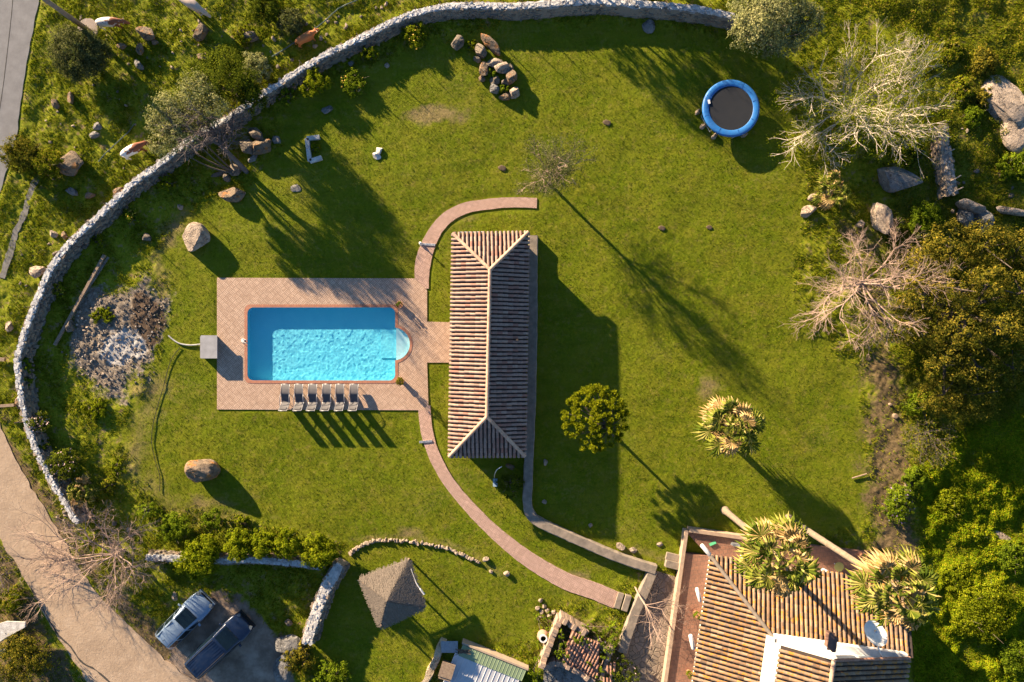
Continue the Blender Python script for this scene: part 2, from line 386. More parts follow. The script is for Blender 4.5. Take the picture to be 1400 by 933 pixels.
def axis(lo, hi, st, far, s0):
    inner = np.arange(lo, hi + st / 2, st); out = []; d = st; x = inner[-1]
    while x < far: d *= 1.35; x += d; out.append(x)
    outl = []; d = st; x = inner[0]
    while x > -far: d *= 1.35; x -= d; outl.append(x)
    return np.r_[outl[::-1], inner, out]
gx = axis(-41, 41, .11, 900, 0); gy = axis(-28, 28, .11, 900, 0)
XX, YY = np.meshgrid(gx, gy); PX = XX * K + 700; PY = 466.5 - YY * K
ZZ = hfun(PX, PY)
inp = (PX > POOL[0] - 2) & (PX < POOL[1] + 22) & (PY > POOL[2] - 2) & (PY < POOL[3] + 2)
ZZ = np.where(inp & ((PX < POOL[1] + 2) | (np.hypot(PX - 541, PY - 470.5) < 22)), -2.6, ZZ)
tz = zones(PX, PY)
def gz(x, y):
    x = np.asarray(x, float); y = np.asarray(y, float)
    return hfun(x * K + 700, 466.5 - y * K)
def G(px, py, dz=0.0):
    p = W(px, py); p[2] = float(gz(p[0:1], p[1:2])[0]) + dz; return p
tm = MB(); ny, nx = XX.shape
i = np.arange(ny - 1)[:, None] * nx; j = np.arange(nx - 1)[None, :]
tm.add(np.stack([XX, YY, ZZ], -1), np.stack([i + j, i + j + 1, i + nx + j + 1, i + nx + j], -1).reshape(-1, 4))
terr = struct('ground', tm, None, True)
def colattr(me, name, chans):
    a = me.color_attributes.new(name, 'FLOAT_COLOR', 'POINT')
    arr = np.ones((len(me.vertices), 4), np.float32)
    for k, c in enumerate(chans): arr[:, k] = c.ravel()
    a.data.foreach_set('color', arr.ravel())
colattr(terr.data, 'zone_a', [tz['rough'], tz['soil'], tz['ash']]); colattr(terr.data, 'zone_b', [tz['burn'], tz['white'], tz['park']])
colattr(terr.data, 'zone_c', [tz['dry'], tz['field'], tz['scrub']])
def ground_mat():
    m, t, n, l, p = nt('meadow_ground'); v = objc(t)
    def zone(nm):
        a = n.new('ShaderNodeAttribute'); a.attribute_name = nm; s = n.new('ShaderNodeSeparateColor'); l.new(a.outputs['Color'], s.inputs[0]); return s.outputs
    A, B, C = zone('zone_a'), zone('zone_b'), zone('zone_c')
    n1 = noise(t, .55, 6, .65, v); n2 = noise(t, 5, 6, .7, v); n3 = noise(t, 22, 4, .7, v)
    lawn = ramp(t, n2, [(.25, (.055, .085, .003)), (.5, (.11, .145, .004)), (.75, (.17, .185, .008))])
    lawn = mixc(t, ramp(t, n1, [(.42, 0.0), (.64, .6)]), lawn, (.18, .165, .015))
    lawn = mixc(t, ramp(t, noise(t, 1.7, 6, .8, v), [(.52, 0.0), (.68, .65)]), lawn, (.23, .175, .05))
    st_ = n.new('ShaderNodeMapping'); l.new(v, st_.inputs[0]); st_.inputs['Scale'].default_value = (.35, 1.6, 1)
    lawn = mixc(t, ramp(t, noise(t, .9, 5, .7, st_.outputs[0]), [(.45, 0.0), (.66, .4)]), lawn, (.05, .085, .004))
    lawn = mixc(t, ramp(t, noise(t, .16, 3, .6, v), [(.42, 0.0), (.6, .35)]), lawn, (.16, .18, .01))
    rough = ramp(t, n2, [(.25, (.055, .08, .005)), (.45, (.14, .17, .008)), (.6, (.21, .21, .014)), (.8, (.28, .21, .07))])
    rough = mixc(t, ramp(t, noise(t, 1.3, 6, .75, v), [(.54, 0.0), (.64, .85)]), rough, (.24, .165, .09))
    col = mixc(t, A[0], lawn, rough)
    soil = ramp(t, n2, [(.25, (.07, .055, .025)), (.5, (.14, .1, .05)), (.75, (.24, .17, .09))])
    def th(s, lo=.3, hi=.7):
        return ramp(t, mth(t, 'ADD', s, mth(t, 'MULTIPLY', mth(t, 'SUBTRACT', n2, .5), .9)), [(lo, 0.0), (hi, 1.0)])
    col = mixc(t, mth(t, 'MULTIPLY', th(C[0], .35, .9), .75), col, ramp(t, n3, [(.3, (.15, .1, .05)), (.7, (.3, .22, .12))]))
    col = mixc(t, th(A[1]), col, soil)
    ash = ramp(t, n2, [(.3, (.08, .065, .05)), (.5, (.19, .155, .12)), (.7, (.33, .29, .24))])
    col = mixc(t, th(A[2]), col, ash)
    col = mixc(t, th(B[0]), col, ramp(t, n2, [(.3, (.05, .035, .025)), (.7, (.13, .09, .06))]))
    col = mixc(t, th(B[1], .35, .75), col, ramp(t, n3, [(.3, (.22, .21, .2)), (.7, (.52, .5, .48))]))
    col = mixc(t, th(B[2]), col, ramp(t, n1, [(.3, (.13, .095, .07)), (.5, (.24, .18, .135)), (.68, (.4, .31, .24))]))
    col = mixc(t, mth(t, 'MULTIPLY', C[2], .3), col, ramp(t, n2, [(.3, (.07, .07, .015)), (.7, (.19, .15, .05))]))
    l.new(col, p.inputs['Base Color']); p.inputs['Roughness'].default_value = .95; p.inputs['Specular IOR Level'].default_value = .1
    hh = mth(t, 'ADD', n2, mth(t, 'MULTIPLY', n3, .5))
    l.new(bump(t, hh, .9, .06), p.inputs['Normal']); return m
terr.data.materials.append(ground_mat())

# ---------------------------------------------------------------- sheets on the ground
def fan_sheet(name, poly, z, m, step=None, hole=None):
    bm = bmesh.new(); loops = [poly] + ([hole] if hole else []); es = []
    for lp in loops:
        vs_ = [bm.verts.new((*W(a, b)[:2], z)) for a, b in lp]
        es += [bm.edges.new((vs_[k], vs_[(k + 1) % len(vs_)])) for k in range(len(vs_))]
    bmesh.ops.triangle_fill(bm, use_beauty=True, edges=es)
    bmesh.ops.recalc_face_normals(bm, faces=bm.faces)
    r = bmesh.ops.extrude_face_region(bm, geom=bm.faces[:]); bmesh.ops.translate(bm, vec=(0, 0, -.12), verts=[g for g in r['geom'] if isinstance(g, bmesh.types.BMVert)])
    bmesh.ops.recalc_face_normals(bm, faces=bm.faces)
    me = bpy.data.meshes.new(name); bm.to_mesh(me); bm.free()
    return struct(name, me, m)
def ribbon(name, line, w, z, m, wob=0):
    P = resample(smooth_line([W(a, b)[:2] for a, b in line], 8), .25)
    t = np.gradient(P, axis=0); t /= np.linalg.norm(t, axis=1)[:, None]; nrm = np.stack([-t[:, 1], t[:, 0]], 1)
    ww = np.interp(np.linspace(0, 1, len(P)), np.linspace(0, 1, len(np.atleast_1d(w))), np.atleast_1d(w)) / 2
    k = len(P); L = P + nrm * (ww + wob * vnoise(P[:, 0] * 3, P[:, 1] * 3, s=5))[:, None]; Rr = P - nrm * (ww + wob * vnoise(P[:, 0] * 3, P[:, 1] * 3, s=6))[:, None]
    rows = [np.c_[L, np.full(k, z - .12)], np.c_[L, np.full(k, z)], np.c_[Rr, np.full(k, z)], np.c_[Rr, np.full(k, z - .12)]]
    mb = MB(); f = []
    for r in range(3):
        for q in range(k - 1): f.append((r * k + q, r * k + q + 1, (r + 1) * k + q + 1, (r + 1) * k + q))
    mb.add(np.concatenate(rows), f); me = mb.mesh(name); fixn(me)
    return struct(name, me, m)
def rrect(x0, x1, y0, y1, r, n=5):
    out = []
    for cx, cy, a in ((x1 - r, y0 + r, -90), (x1 - r, y1 - r, 0), (x0 + r, y1 - r, 90), (x0 + r, y0 + r, 180)):
        for k in range(n + 1): out.append((cx + r * math.cos(R(a + 90 * k / n)), cy + r * math.sin(R(a + 90 * k / n))))
    return out
def pool_outline(e=0.0):
    """pool shape with rounded corners and the half round steps, grown by e pixels"""
    x0, x1, y0, y1 = POOL[0] - e, POOL[1] + e, POOL[2] - e, POOL[3] + e; r = 8; cx, cy, rr = 538, 470.5, 23 + e
    hy = math.sqrt(rr * rr - (x1 - cx) ** 2)
    o = [(x0 + r - r * math.cos(R(k * 18)), y0 + r - r * math.sin(R(k * 18))) for k in range(6)]
    o += [(x1 - r + r * math.sin(R(k * 18)), y0 + r - r * math.cos(R(k * 18))) for k in range(6)]
    a0 = math.atan2(-hy, x1 - cx)
    o += [(cx + rr * math.cos(a0 - 2 * a0 * k / 18), cy + rr * math.sin(a0 - 2 * a0 * k / 18)) for k in range(19)]
    o += [(x1 - r + r * math.cos(R(k * 18)), y1 - r + r * math.sin(R(k * 18))) for k in range(6)]
    o += [(x0 + r - r * math.sin(R(k * 18)), y1 - r + r * math.cos(R(k * 18))) for k in range(6)]
    return o
m_patio = M_brick('herringbone_brick', (.54, .38, .28), (.43, .285, .2), (.2, .135, .095), R(45), 1, .36, .12, True, .35)
m_path = M_brick('path_brick', (.53, .35, .28), (.42, .27, .21), (.2, .13, .1), R(30), 1, .36, .12, True, .35)
fan_sheet('pool_deck', PATIO, .045, m_patio, hole=pool_outline(3.4))
ribbon('garden_path', NORTHPATH, [1.0, 1.15, .95, .85, .78, .75, .75], .041, m_path, .02)
ribbon('garden_path', SOUTHPATH, [.95, .85, .85, .95, 1.15, 1.25, 1.25], .041, m_path, .02)
m_dirt = M_plain('pale_concrete_track', (.46, .34, .24), .95, 0, (.33, .24, .165), .9, .5, 8)
def dirt_mat():
    m, t, n, l, p = nt('pale_concrete_track'); v = objc(t)
    c = ramp(t, noise(t, .5, 7, .7, v), [(.3, (.27, .195, .135)), (.55, (.38, .28, .195)), (.75, (.45, .345, .255))])
    c = mixc(t, ramp(t, noise(t, 7, 6, .8, v), [(.48, 0.0), (.7, .6)]), c, (.24, .165, .11))
    c = mixc(t, ramp(t, noise(t, 1.6, 7, .8, v), [(.55, 0.0), (.66, .5)]), c, (.5, .4, .3))
    l.new(c, p.inputs['Base Color']); p.inputs['Roughness'].default_value = .95; l.new(bump(t, noise(t, 5, 8, .75, v), .6, .04), p.inputs['Normal']); return m
m_dirt = dirt_mat()
def wobble(poly, amp=3, step=9, s=1):
    P = resample([(*p, 0) for p in poly + [poly[0]]], step)[:-1]
    return [(p[0] + amp * float(vnoise(np.array([p[0] / 9]), np.array([p[1] / 9]), s=s)[0]), p[1] + amp * float(vnoise(np.array([p[0] / 9]), np.array([p[1] / 9]), s=s + 7)[0])) for p in P]
fan_sheet('dirt_road', wobble(DIRTROAD, 3), .03, m_dirt)
m_conc = M_plain('old_road_concrete', (.19, .19, .2), .9, 0, (.13, .13, .14), 1.2, .4, 15)
fan_sheet('paved_road', wobble(PAVEDROAD, 1.5), .035, m_conc)
m_gap = M_plain('dark_joint', (.05, .045, .04), .95)
ribbon('road_joint', [(20, -40), (17, 10), (10, 75), (3, 130), (-4, 175)], .05, .040, m_gap, .01)
ribbon('road_crack', [(40, 800), (62, 838), (80, 868), (97, 884), (112, 905), (130, 915), (150, 933), (160, 945)], .1, .035, m_gap, .05)
ribbon('drainage_channel', [(50, 244), (42, 265), (34, 290), (22, 318), (14, 345), (2, 380)], .42, .03, M_plain('wet_channel', (.19, .18, .17), .8, 0, (.07, .07, .07), 3, .6, 10), .1)
m_flag = M_stonework('flagstone', (.19, .15, .11), (.26, .2, .15), (.22, .17, .125), 2.2, (.12, .095, .07))
fan_sheet('courtyard', COURT, .042, m_flag)

# ---------------------------------------------------------------- swimming pool
pool = thing('swimming_pool', 'rectangular blue swimming pool with half round steps, sunk in the brick deck', 'swimming pool', W(440, 470))
def M_water():
    m, t, n, l, p = nt('pool_water'); n.remove(p)
    g = n.new('ShaderNodeBsdfGlass'); g.inputs['IOR'].default_value = 1.33; g.inputs['Roughness'].default_value = 0; g.inputs['Color'].default_value = (.86, .98, 1, 1)
    l.new(g.outputs[0], n['Material Output'].inputs[0]); return m
m_liner = M_plain('pool_liner', (.27, .82, .95), .6, 0, (.22, .78, .93), 1.2)
m_step = M_plain('pool_step_mosaic', (.85, .92, .92), .5, 0, (.78, .88, .88))
po = [W(a, b)[:2] for a, b in pool_outline(0)]
DEP = -.74
b = MB(); n_ = len(po)
b.add([(p[0], p[1], .03) for p in po] + [(p[0], p[1], DEP) for p in po], [(k, (k + 1) % n_, n_ + (k + 1) % n_, n_ + k) for k in range(n_)] + [tuple(range(n_, 2 * n_))])
me = b.mesh('basin', tuple(pool.location)); part('basin', me, m_liner, pool, world_xy=False)
s_ = MB()
for k, (r_, zt) in enumerate(((22.6, -.3), (15.5, -.42), (8, -.65))):
    c = W(538, 470.5); rr = r_ / K; arc = [(c[0] + rr * math.cos(a), c[1] + rr * math.sin(a)) for a in np.linspace(-math.pi / 2, math.pi / 2, 20)]
    arc = [(c[0] + .16, arc[0][1])] + [(max(c[0] + .16, x), y) for x, y in arc[1:-1]] + [(c[0] + .16, arc[-1][1])]
    if k == 0: s_.prism(arc, DEP, zt)
part('pool_step', s_, m_step, pool)
s_ = MB(); s_.prism([(W(519, 0)[0], W(0, 490)[1]), (W(540.6, 0)[0], W(0, 490)[1]), (W(540.6, 0)[0], W(0, 451)[1]), (W(519, 0)[0], W(0, 451)[1])], DEP, -.52)
part('pool_step', s_, m_liner, pool)
def water_surface():
    """rippled surface clipped to the pool outline"""
    x0, y1 = W(POOL[0] - 3, POOL[2] - 3)[:2]; x1, y0 = W(POOL[1] + 26, POOL[3] + 3)[:2]; st_ = .06
    xs, ys = np.arange(x0, x1, st_), np.arange(y0, y1, st_); X, Y = np.meshgrid(xs, ys)
    Z = -.13 + .008 * fbm(X * 2.4 + Y * .7, Y * 2.8, s=90, o=2) + .0035 * fbm(X * 6, Y * 6.6, s=93, o=2)
    i = np.arange(len(ys) - 1)[:, None] * len(xs); j = np.arange(len(xs) - 1)[None, :]
    F = np.stack([i + j, i + j + 1, i + len(xs) + j + 1, i + len(xs) + j], -1).reshape(-1, 4)
    pl_ = [tuple(W(a, b)[:2]) for a, b in pool_outline(1.5)]; ins_ = sdist(X.ravel(), Y.ravel(), pl_) < .0
    F = F[ins_[F].all(1)]; mb = MB(); mb.add(np.stack([X, Y, Z], -1), F); me = mb.mesh('water', tuple(pool.location), True)
    bm = bmesh.new(); bm.from_mesh(me); bmesh.ops.delete(bm, geom=[v for v in bm.verts if not v.link_faces], context='VERTS'); bm.to_mesh(me); bm.free(); me.shade_smooth(); return me
wt = part('water', water_surface(), M_water(), pool, world_xy=False); wt.cycles.is_caustics_caster = True
for o_ in pool.children:
    if o_ is not wt: o_.cycles.is_caustics_receiver = True
cp = MB(); o1 = pool_outline(3.4); o0 = pool_outline(-.6); n_ = len(o1)
A_ = [W(a, b_)[:2] for a, b_ in o1]; B_ = [W(a, b_)[:2] for a, b_ in o0]
cp.add([(*p, .06) for p in A_] + [(*p, .06) for p in B_] + [(*p, .0) for p in B_] + [(*p, -.02) for p in A_],
       [(k, (k + 1) % n_, n_ + (k + 1) % n_, n_ + k) for k in range(n_)] + [(n_ + k, n_ + (k + 1) % n_, 2 * n_ + (k + 1) % n_, 2 * n_ + k) for k in range(n_)] + [(2 * n_ + k, 2 * n_ + (k + 1) % n_, 3 * n_ + (k + 1) % n_, 3 * n_ + k) for k in range(n_)])
part('coping', cp, M_brick('coping_brick', (.42, .17, .1), (.36, .14, .085), (.3, .17, .12), 0, 1, .12, .3), pool, fix=True)
q = MB(); q.tube([W(331, 463, .06), W(331, 463, .28), W(336, 465, .3), W(337.5, 465.6, .05)], .02, 6); q.tube([W(331, 468, .06), W(331, 468, .28), W(336, 469, .3), W(337.5, 469.6, .05)], .02, 6); q.box(W(332, 465.5, .08), (.22, .22, .05))
part('grab_rail', q, m_white, pool)

# ---------------------------------------------------------------- dry-stone boundary wall
def stones_on(mb, P, nrm, zr, off, n, size, seed=0):
    """many jittered blocks along a line face"""
    rg = np.random.default_rng(seed); k = rg.integers(0, len(P) - 1, n); t = rg.random(n)
    c = P[k] * (1 - t[:, None]) + P[k + 1] * t[:, None]
    q = np.array([(x, y, z) for z in (-.5, .5) for y in (-.5, .5) for x in (-.5, .5)])
    d = rg.uniform(.6, 1.5, (n, 1, 3)) * size * np.array([1.2, .9, .7]); v = q[None] * d * (1 + rg.normal(0, .14, (n, 8, 3)))
    a = np.arctan2(nrm[k][:, 0], -nrm[k][:, 1]) + rg.normal(0, .25, n); ca, sa = np.cos(a), np.sin(a)
    v = np.stack([v[..., 0] * ca[:, None] - v[..., 1] * sa[:, None], v[..., 0] * sa[:, None] + v[..., 1] * ca[:, None], v[..., 2]], -1)
    z = rg.uniform(zr[0], zr[1], n); o = off(z)
    v += np.concatenate([c + nrm[k] * o[:, None], z[:, None]], 1)[:, None, :]
    f = np.array([(0, 2, 3, 1), (4, 5, 7, 6), (0, 1, 5, 4), (2, 6, 7, 3), (0, 4, 6, 2), (1, 3, 7, 5)])
    mb.add(v.reshape(-1, 3), (f[None] + np.arange(n)[:, None, None] * 8).reshape(-1, 4))
def M_islandstone(name, cols, bs=.5):
    m, t, n, l, p = nt(name); v = objc(t)
    c = ramp(t, island(t), [(i / (len(cols) - 1), c) for i, c in enumerate(cols)])
    c = mixc(t, ramp(t, noise(t, 9, 5, .7, v), [(.45, 0.0), (.75, .5)]), c, (.1, .08, .06))
    l.new(c, p.inputs['Base Color']); p.inputs['Roughness'].default_value = .92; l.new(bump(t, noise(t, 12, 5, .7, v), bs, .03), p.inputs['Normal']); return m
m_wallstones = M_islandstone('field_stones', [(.13, .1, .08), (.27, .2, .14), (.2, .18, .15), (.36, .26, .17), (.16, .13, .11)])
m_capstones = M_islandstone('whitewashed_cap_stones', [(.44, .44, .45), (.58, .58, .58), (.5, .5, .51), (.3, .29, .28), (.64, .64, .64)])
m_greystones = M_islandstone('grey_cap_stones', [(.28, .25, .22), (.4, .35, .3), (.22, .19, .17), (.42, .29, .16), (.34, .31, .28)])
def drywall(name, line, h, wt, wb, label, cat, cap_mat, zc=None, inner=1, cap=True, per=20, whole=False):
    P = resample(smooth_line([W(a, b, h)[:2] for a, b in line], 6), .2)
    t = np.gradient(P, axis=0); t /= np.linalg.norm(t, axis=1)[:, None]; nrm = np.stack([-t[:, 1], t[:, 0]], 1) * inner
    k = len(P); L = np.sum(np.linalg.norm(np.diff(P, axis=0), axis=1)); wj = 1 + .22 * vnoise(P[:, 0] * 1.3, P[:, 1] * 1.3, s=3)
    base = (*P[k // 2], 0); root = thing(name, label, cat, base)
    wt_ = np.interp(np.linspace(0, 1, k), np.linspace(0, 1, len(np.atleast_1d(wt))), np.atleast_1d(wt)) * wj
    hh = h * (1 + .06 * vnoise(P[:, 0] * 2, P[:, 1] * 2, s=9))
    sec = [(-wt_ / 2 - .06, -.2), (-wt_ / 2, h), (wt_ / 2, h), (wt_ / 2 + wb, -.2)]
    rows = [np.c_[P + nrm * a[:, None], np.full(k, z) if z < 0 else hh - .03] for a, z in sec]; b = MB(); f = []
    for r in range(3):
        for q in range(k - 1): f.append((r * k + q, r * k + q + 1, (r + 1) * k + q + 1, (r + 1) * k + q))
    f += [(0, k, 2 * k, 3 * k), (k - 1, 4 * k - 1, 3 * k - 1, 2 * k - 1)]
    b.add(np.concatenate(rows), f)
    wm = float(np.mean(wt_))
    stones_on(b, P, nrm, (.0, h - .05), lambda z: wm / 2 + wb * (1 - z / h) * .9, int(L * per), .2, 5)
    stones_on(b, P, nrm, (.0, h - .05), lambda z: -wm / 2 - .04 + 0 * z, int(L * per * .5), .2, 6)
    part('stone_face', b, m_wallstones, root)
    if cap:
        c = MB(); ncs = 5; rows = []
        for q, u in enumerate(np.linspace(-.5, .5, ncs)):
            edge = 1.0 - .12 * (abs(u) > .49)
            rows.append(np.c_[P + nrm * ((u * wt_ * 1.02) + .05 * vnoise(P[:, 0] * 4, P[:, 1] * 4, s=40 + q))[:, None], hh + .015 - .06 * (abs(u) > .49) + .045 * vnoise(P[:, 0] * 5, P[:, 1] * 5, s=50 + q)])
        f = [(r * k + q, r * k + q + 1, (r + 1) * k + q + 1, (r + 1) * k + q) for r in range(ncs - 1) for q in range(k - 1)]
        c.add(np.concatenate(rows), f)
        rg2 = int(L * 13)
        for u in (-.36, -.18, 0.0, .18, .36): stones_on(c, P, nrm, (h - .035, h + .0), lambda z: u * wm + 0 * z, rg2 // 2, .17, int(59 + u * 50))
        part('cap', c, cap_mat, root, fix=False)
    return root
drywall('boundary_wall', BWALL, .9, [.26, .24, .24, .26, .28, .28, .3, .38, .48, .58, .58, .5], .4, 'long curved dry-stone boundary wall with whitewashed top round the garden', 'wall', m_capstones, inner=-1)
# strands of posts on the wall, one by one
fp = MB(); fp.tube([(0, 0, -.1), (0, 0, .95)], .022, 6); fp.beam((0, 0, .7), (0, .28, 0.0), .02)
PTS = [(27, 488), (26, 531), (33, 577), (52, 618), (40, 556), (45, 421), (68, 370), (104, 327), (128, 305), (152, 283), (210, 232), (365, 124), (414, 90), (457, 72), (491, 54), (525, 34), (570, 18), (602, 9), (638, 7), (680, 8), (714, 8), (752, 6), (787, 2), (860, 4), (935, 11)]
for k, (a, c) in enumerate(PTS):
    me = fp.mesh('fence_post') if k == 0 else me0
    me0 = me
    o = bpy.data.objects.new('fence_post', me); COL.objects.link(o); o.location = W(a, c, .9); o.rotation_euler = (random.uniform(-.05, .05), random.uniform(-.05, .05), random.uniform(0, 6))
    if k == 0: me.materials.append(M_metal('rusty_post', (.25, .2, .17), .7))
    tag(o, 'thin rusty metal fence post standing on top of the boundary wall', 'fence post', 'fence posts on the boundary wall')
# garden retaining wall
def solidwall(name, line, h, w, m, label, cat, jog=.03):
    P = resample(smooth_line([W(a, b, h)[:2] for a, b in line], 5), .3); t = np.gradient(P, axis=0); t /= np.linalg.norm(t, axis=1)[:, None]
    nrm = np.stack([-t[:, 1], t[:, 0]], 1); k = len(P); rows = []
    for s1, z in ((-1, -.15), (-1, h - .05), (-.85, h), (.85, h), (1, h - .05), (1, -.15)):
        rows.append(np.c_[P + nrm * (s1 * w / 2 + jog * vnoise(P[:, 0] * 3, P[:, 1] * 3, s=int(s1 * 10) + 20))[:, None], np.full(k, z) + (0 if z < 0 else .015 * vnoise(P[:, 0] * 2, P[:, 1] * 2, s=8))])
    f = [(r * k + q, r * k + q + 1, (r + 1) * k + q + 1, (r + 1) * k + q) for r in range(5) for q in range(k - 1)] + [tuple(r * k for r in range(6)), tuple(r * k + k - 1 for r in range(6))[::-1]]
    b = MB(); b.add(np.concatenate(rows), f); me = b.mesh(name, tuple([*P[k // 2], 0])); fixn(me)
    o = part(name, me, m); o.location = (*P[k // 2], 0); return tag(o, label, cat)
solidwall('garden_wall', GARDENWALL, .55, .68, m_coping, 'long low flat-topped stone garden wall running from the pool house to the courtyard', 'wall')
solidwall('courtyard_wall', [(893, 782), (884, 803), (874, 826), (868, 840), (862, 858), (856, 875), (851, 893)], .5, .72, m_coping, 'low flat-topped stone wall along the west side of the flagstone courtyard', 'wall')
drywall('hedge_wall', [(200, 762), (225, 763), (260, 765), (300, 767), (350, 766), (400, 770), (440, 775)], .8, .38, .15, 'low white-topped wall running behind the row of rounded hedge shrubs', 'wall', m_capstones, inner=-1)
drywall('entrance_wall', [(464, 772), (455, 788), (445, 805), (437, 825), (430, 845), (424, 862), (420, 880)], 1.15, [.55, .75, .8, .75, .65], .25, 'short curved thick wall with patchy whitewashed top beside the parked cars', 'wall', m_plaster, inner=1, per=24)
# ---------------------------------------------------------------- grass (stuff nobody could count)
def rand_px(n, mask, seed):
    rg = np.random.default_rng(seed); out = []; got = 0
    while got < n:
        x = rg.uniform(-15, 1415, n); y = rg.uniform(-15, 948, n); k = mask(x, y) > rg.random(n)
        out.append(np.stack([x[k], y[k]], 1)); got += k.sum()
    return np.concatenate(out)[:n]
def tufts(name, P, hgt, wid, blades, m, lean=.6, seed=0, zoff=None):
    rg = np.random.default_rng(seed); n = len(P) * blades
    c = np.repeat(P, blades, 0); x = (c[:, 0] - 700) / K; y = -(c[:, 1] - 466.5) / K
    z0 = np.repeat(gz((P[:, 0] - 700) / K, -(P[:, 1] - 466.5) / K), blades)
    if zoff is not None: z0 = z0 + np.repeat(zoff, blades)
    x = x + rg.normal(0, wid * 1.2, n); y = y + rg.normal(0, wid * 1.2, n)
    a = rg.uniform(0, 2 * math.pi, n); h = hgt * rg.uniform(.5, 1.4, n); ln = rg.uniform(.2, 1, n) * lean * h
    b = a + rg.uniform(-.6, .6, n) + math.pi / 2; w = wid * rg.uniform(.6, 1.3, n) / 2
    v = np.stack([np.stack([x - np.cos(b) * w, y - np.sin(b) * w, z0 - .01], 1), np.stack([x + np.cos(b) * w, y + np.sin(b) * w, z0 - .01], 1),
                  np.stack([x + np.cos(a) * ln, y + np.sin(a) * ln, z0 + h], 1)], 1).reshape(-1, 3)
    mb = MB(); mb.add(v, np.arange(n * 3).reshape(-1, 3)); return struct(name, mb, m, kind='stuff')
m_lawn = M_leaf('lawn_blades', [(.06, .1, .004), (.11, .145, .005), (.16, .18, .008), (.27, .22, .05)], .4, .7)
m_rough = M_leaf('meadow_blades', [(.06, .1, .005), (.14, .19, .007), (.21, .23, .012), (.3, .24, .05)], .4, .9)
m_lush = M_leaf('lush_blades', [(.08, .15, .006), (.17, .25, .008), (.26, .3, .012), (.32, .27, .02)], .4, .6)
def lawn_mask(x, y):
    z = zones(x, y); return (1 - z['rough']) * (paved(x, y) > 2) * (1 - .6 * z['dry']) * (1 - z['soil'])
def rough_mask(x, y):
    z = zones(x, y); f = fbm(x / 24, y / 24, s=77, o=3)
    return np.clip(z['rough'] * (.55 + 1.1 * f), 0.03, 1) * (z['rough'] > .3) * (paved(x, y) > 3) * (1 - .85 * z['soil']) * (1 - z['ash']) * (1 - z['park']) * (1 - z['white'])
P_ = rand_px(120000, lawn_mask, 1); tufts('lawn_grass', P_, .055, .035, 2, m_lawn, .8, 2)
P_ = rand_px(80000, rough_mask, 3); tufts('meadow_grass', P_, .13, .05, 4, m_rough, .9, 4)
# tall green growth on the slope at the right
def leaves_mb(mb, C, N, size, rg, flat=.5):
    """one rhombus leaf per row of C, facing roughly N"""
    n = len(C); N = N + rg.normal(0, flat, C.shape); N /= np.linalg.norm(N, axis=1)[:, None] + 1e-9
    T = np.cross(N, rg.normal(0, 1, C.shape)); T /= np.linalg.norm(T, axis=1)[:, None] + 1e-9; B = np.cross(N, T)
    s = size * rg.uniform(.6, 1.4, n)[:, None]; w = s * .42
    v = np.stack([C - T * s, C + B * w, C + T * s, C - B * w], 1).reshape(-1, 3)
    mb.add(v, np.arange(n * 4).reshape(-1, 4)); return mb
def lump(x, y): return np.clip(.35 + 1.0 * fbm(x / 26, y / 26, s=61, o=3), 0, 1.4)
def growth(name, n, mask, m, amp, size, seed):
    P = rand_px(n, mask, seed); rg = np.random.default_rng(seed + 1)
    x = (P[:, 0] - 700) / K; y = -(P[:, 1] - 466.5) / K; lu = lump(P[:, 0], P[:, 1])
    g0 = gz(x, y); h = g0 + amp * lu * rg.uniform(.75, 1.05, n)
    gx_ = (lump(P[:, 0] + 2, P[:, 1]) - lump(P[:, 0] - 2, P[:, 1])) * amp * K / 4; gy_ = -(lump(P[:, 0], P[:, 1] + 2) - lump(P[:, 0], P[:, 1] - 2)) * amp * K / 4
    N = np.stack([-gx_, -gy_, np.full(n, .9)], 1)
    mb = leaves_mb(MB(), np.stack([x, y, h], 1), N, size, rg, .55); return struct(name, mb, m, kind='stuff')
growth('tall_weeds', 110000, lambda x, y: np.clip(zones(x, y)['field'], 0, 1) * (paved(x, y) > 0), m_lush, .6, .07, 8)
m_scrubleaf = M_leaf('scrub_leaves', [(.05, .08, .006), (.12, .155, .008), (.2, .21, .012), (.28, .2, .05)], .35, .7)
growth('low_scrub', 90000, lambda x, y: np.clip(zones(x, y)['scrub'], 0, 1) * (1 - zones(x, y)['field']) * np.clip(.6 + 1.2 * fbm(x / 30, y / 30, s=61, o=3), 0, 1) * (paved(x, y) > 0), m_scrubleaf, .55, .06, 9)

# ---------------------------------------------------------------- trees, shrubs
def crown_mb(lobes, dens, size, rg, clump=.22, per=38, flat=.6, core=.55):
    """leaf clumps spread on and inside every lobe (x, y, z, r[, rz])"""
    mb = MB()
    for lb in lobes:
        x, y, z, r = lb[:4]; rz = lb[4] if len(lb) > 4 else r * .8
        k = max(5, int(dens * r * r)); d = rg.normal(0, 1, (k, 3)); d[:, 2] = np.abs(d[:, 2]) * .9 - .25; d /= np.linalg.norm(d, axis=1)[:, None]
        rad = core + (1.05 - core) * rg.random(k) ** .6; C = d * rad[:, None] * np.array([r, r, rz])
        s = clump * r * rg.uniform(.6, 1.3, k); n = per
        P = C[:, None, :] + rg.normal(0, 1, (k, n, 3)) * s[:, None, None] * .5
        N = (P - C[:, None, :]) / (s[:, None, None] + 1e-6) * .6 + d[:, None, :] + np.array([0, 0, .4])
        P = P.reshape(-1, 3) + np.array([x, y, z]); P[:, 2] = np.maximum(P[:, 2], .04)
        leaves_mb(mb, P, N.reshape(-1, 3), size, rg, flat)
    return mb
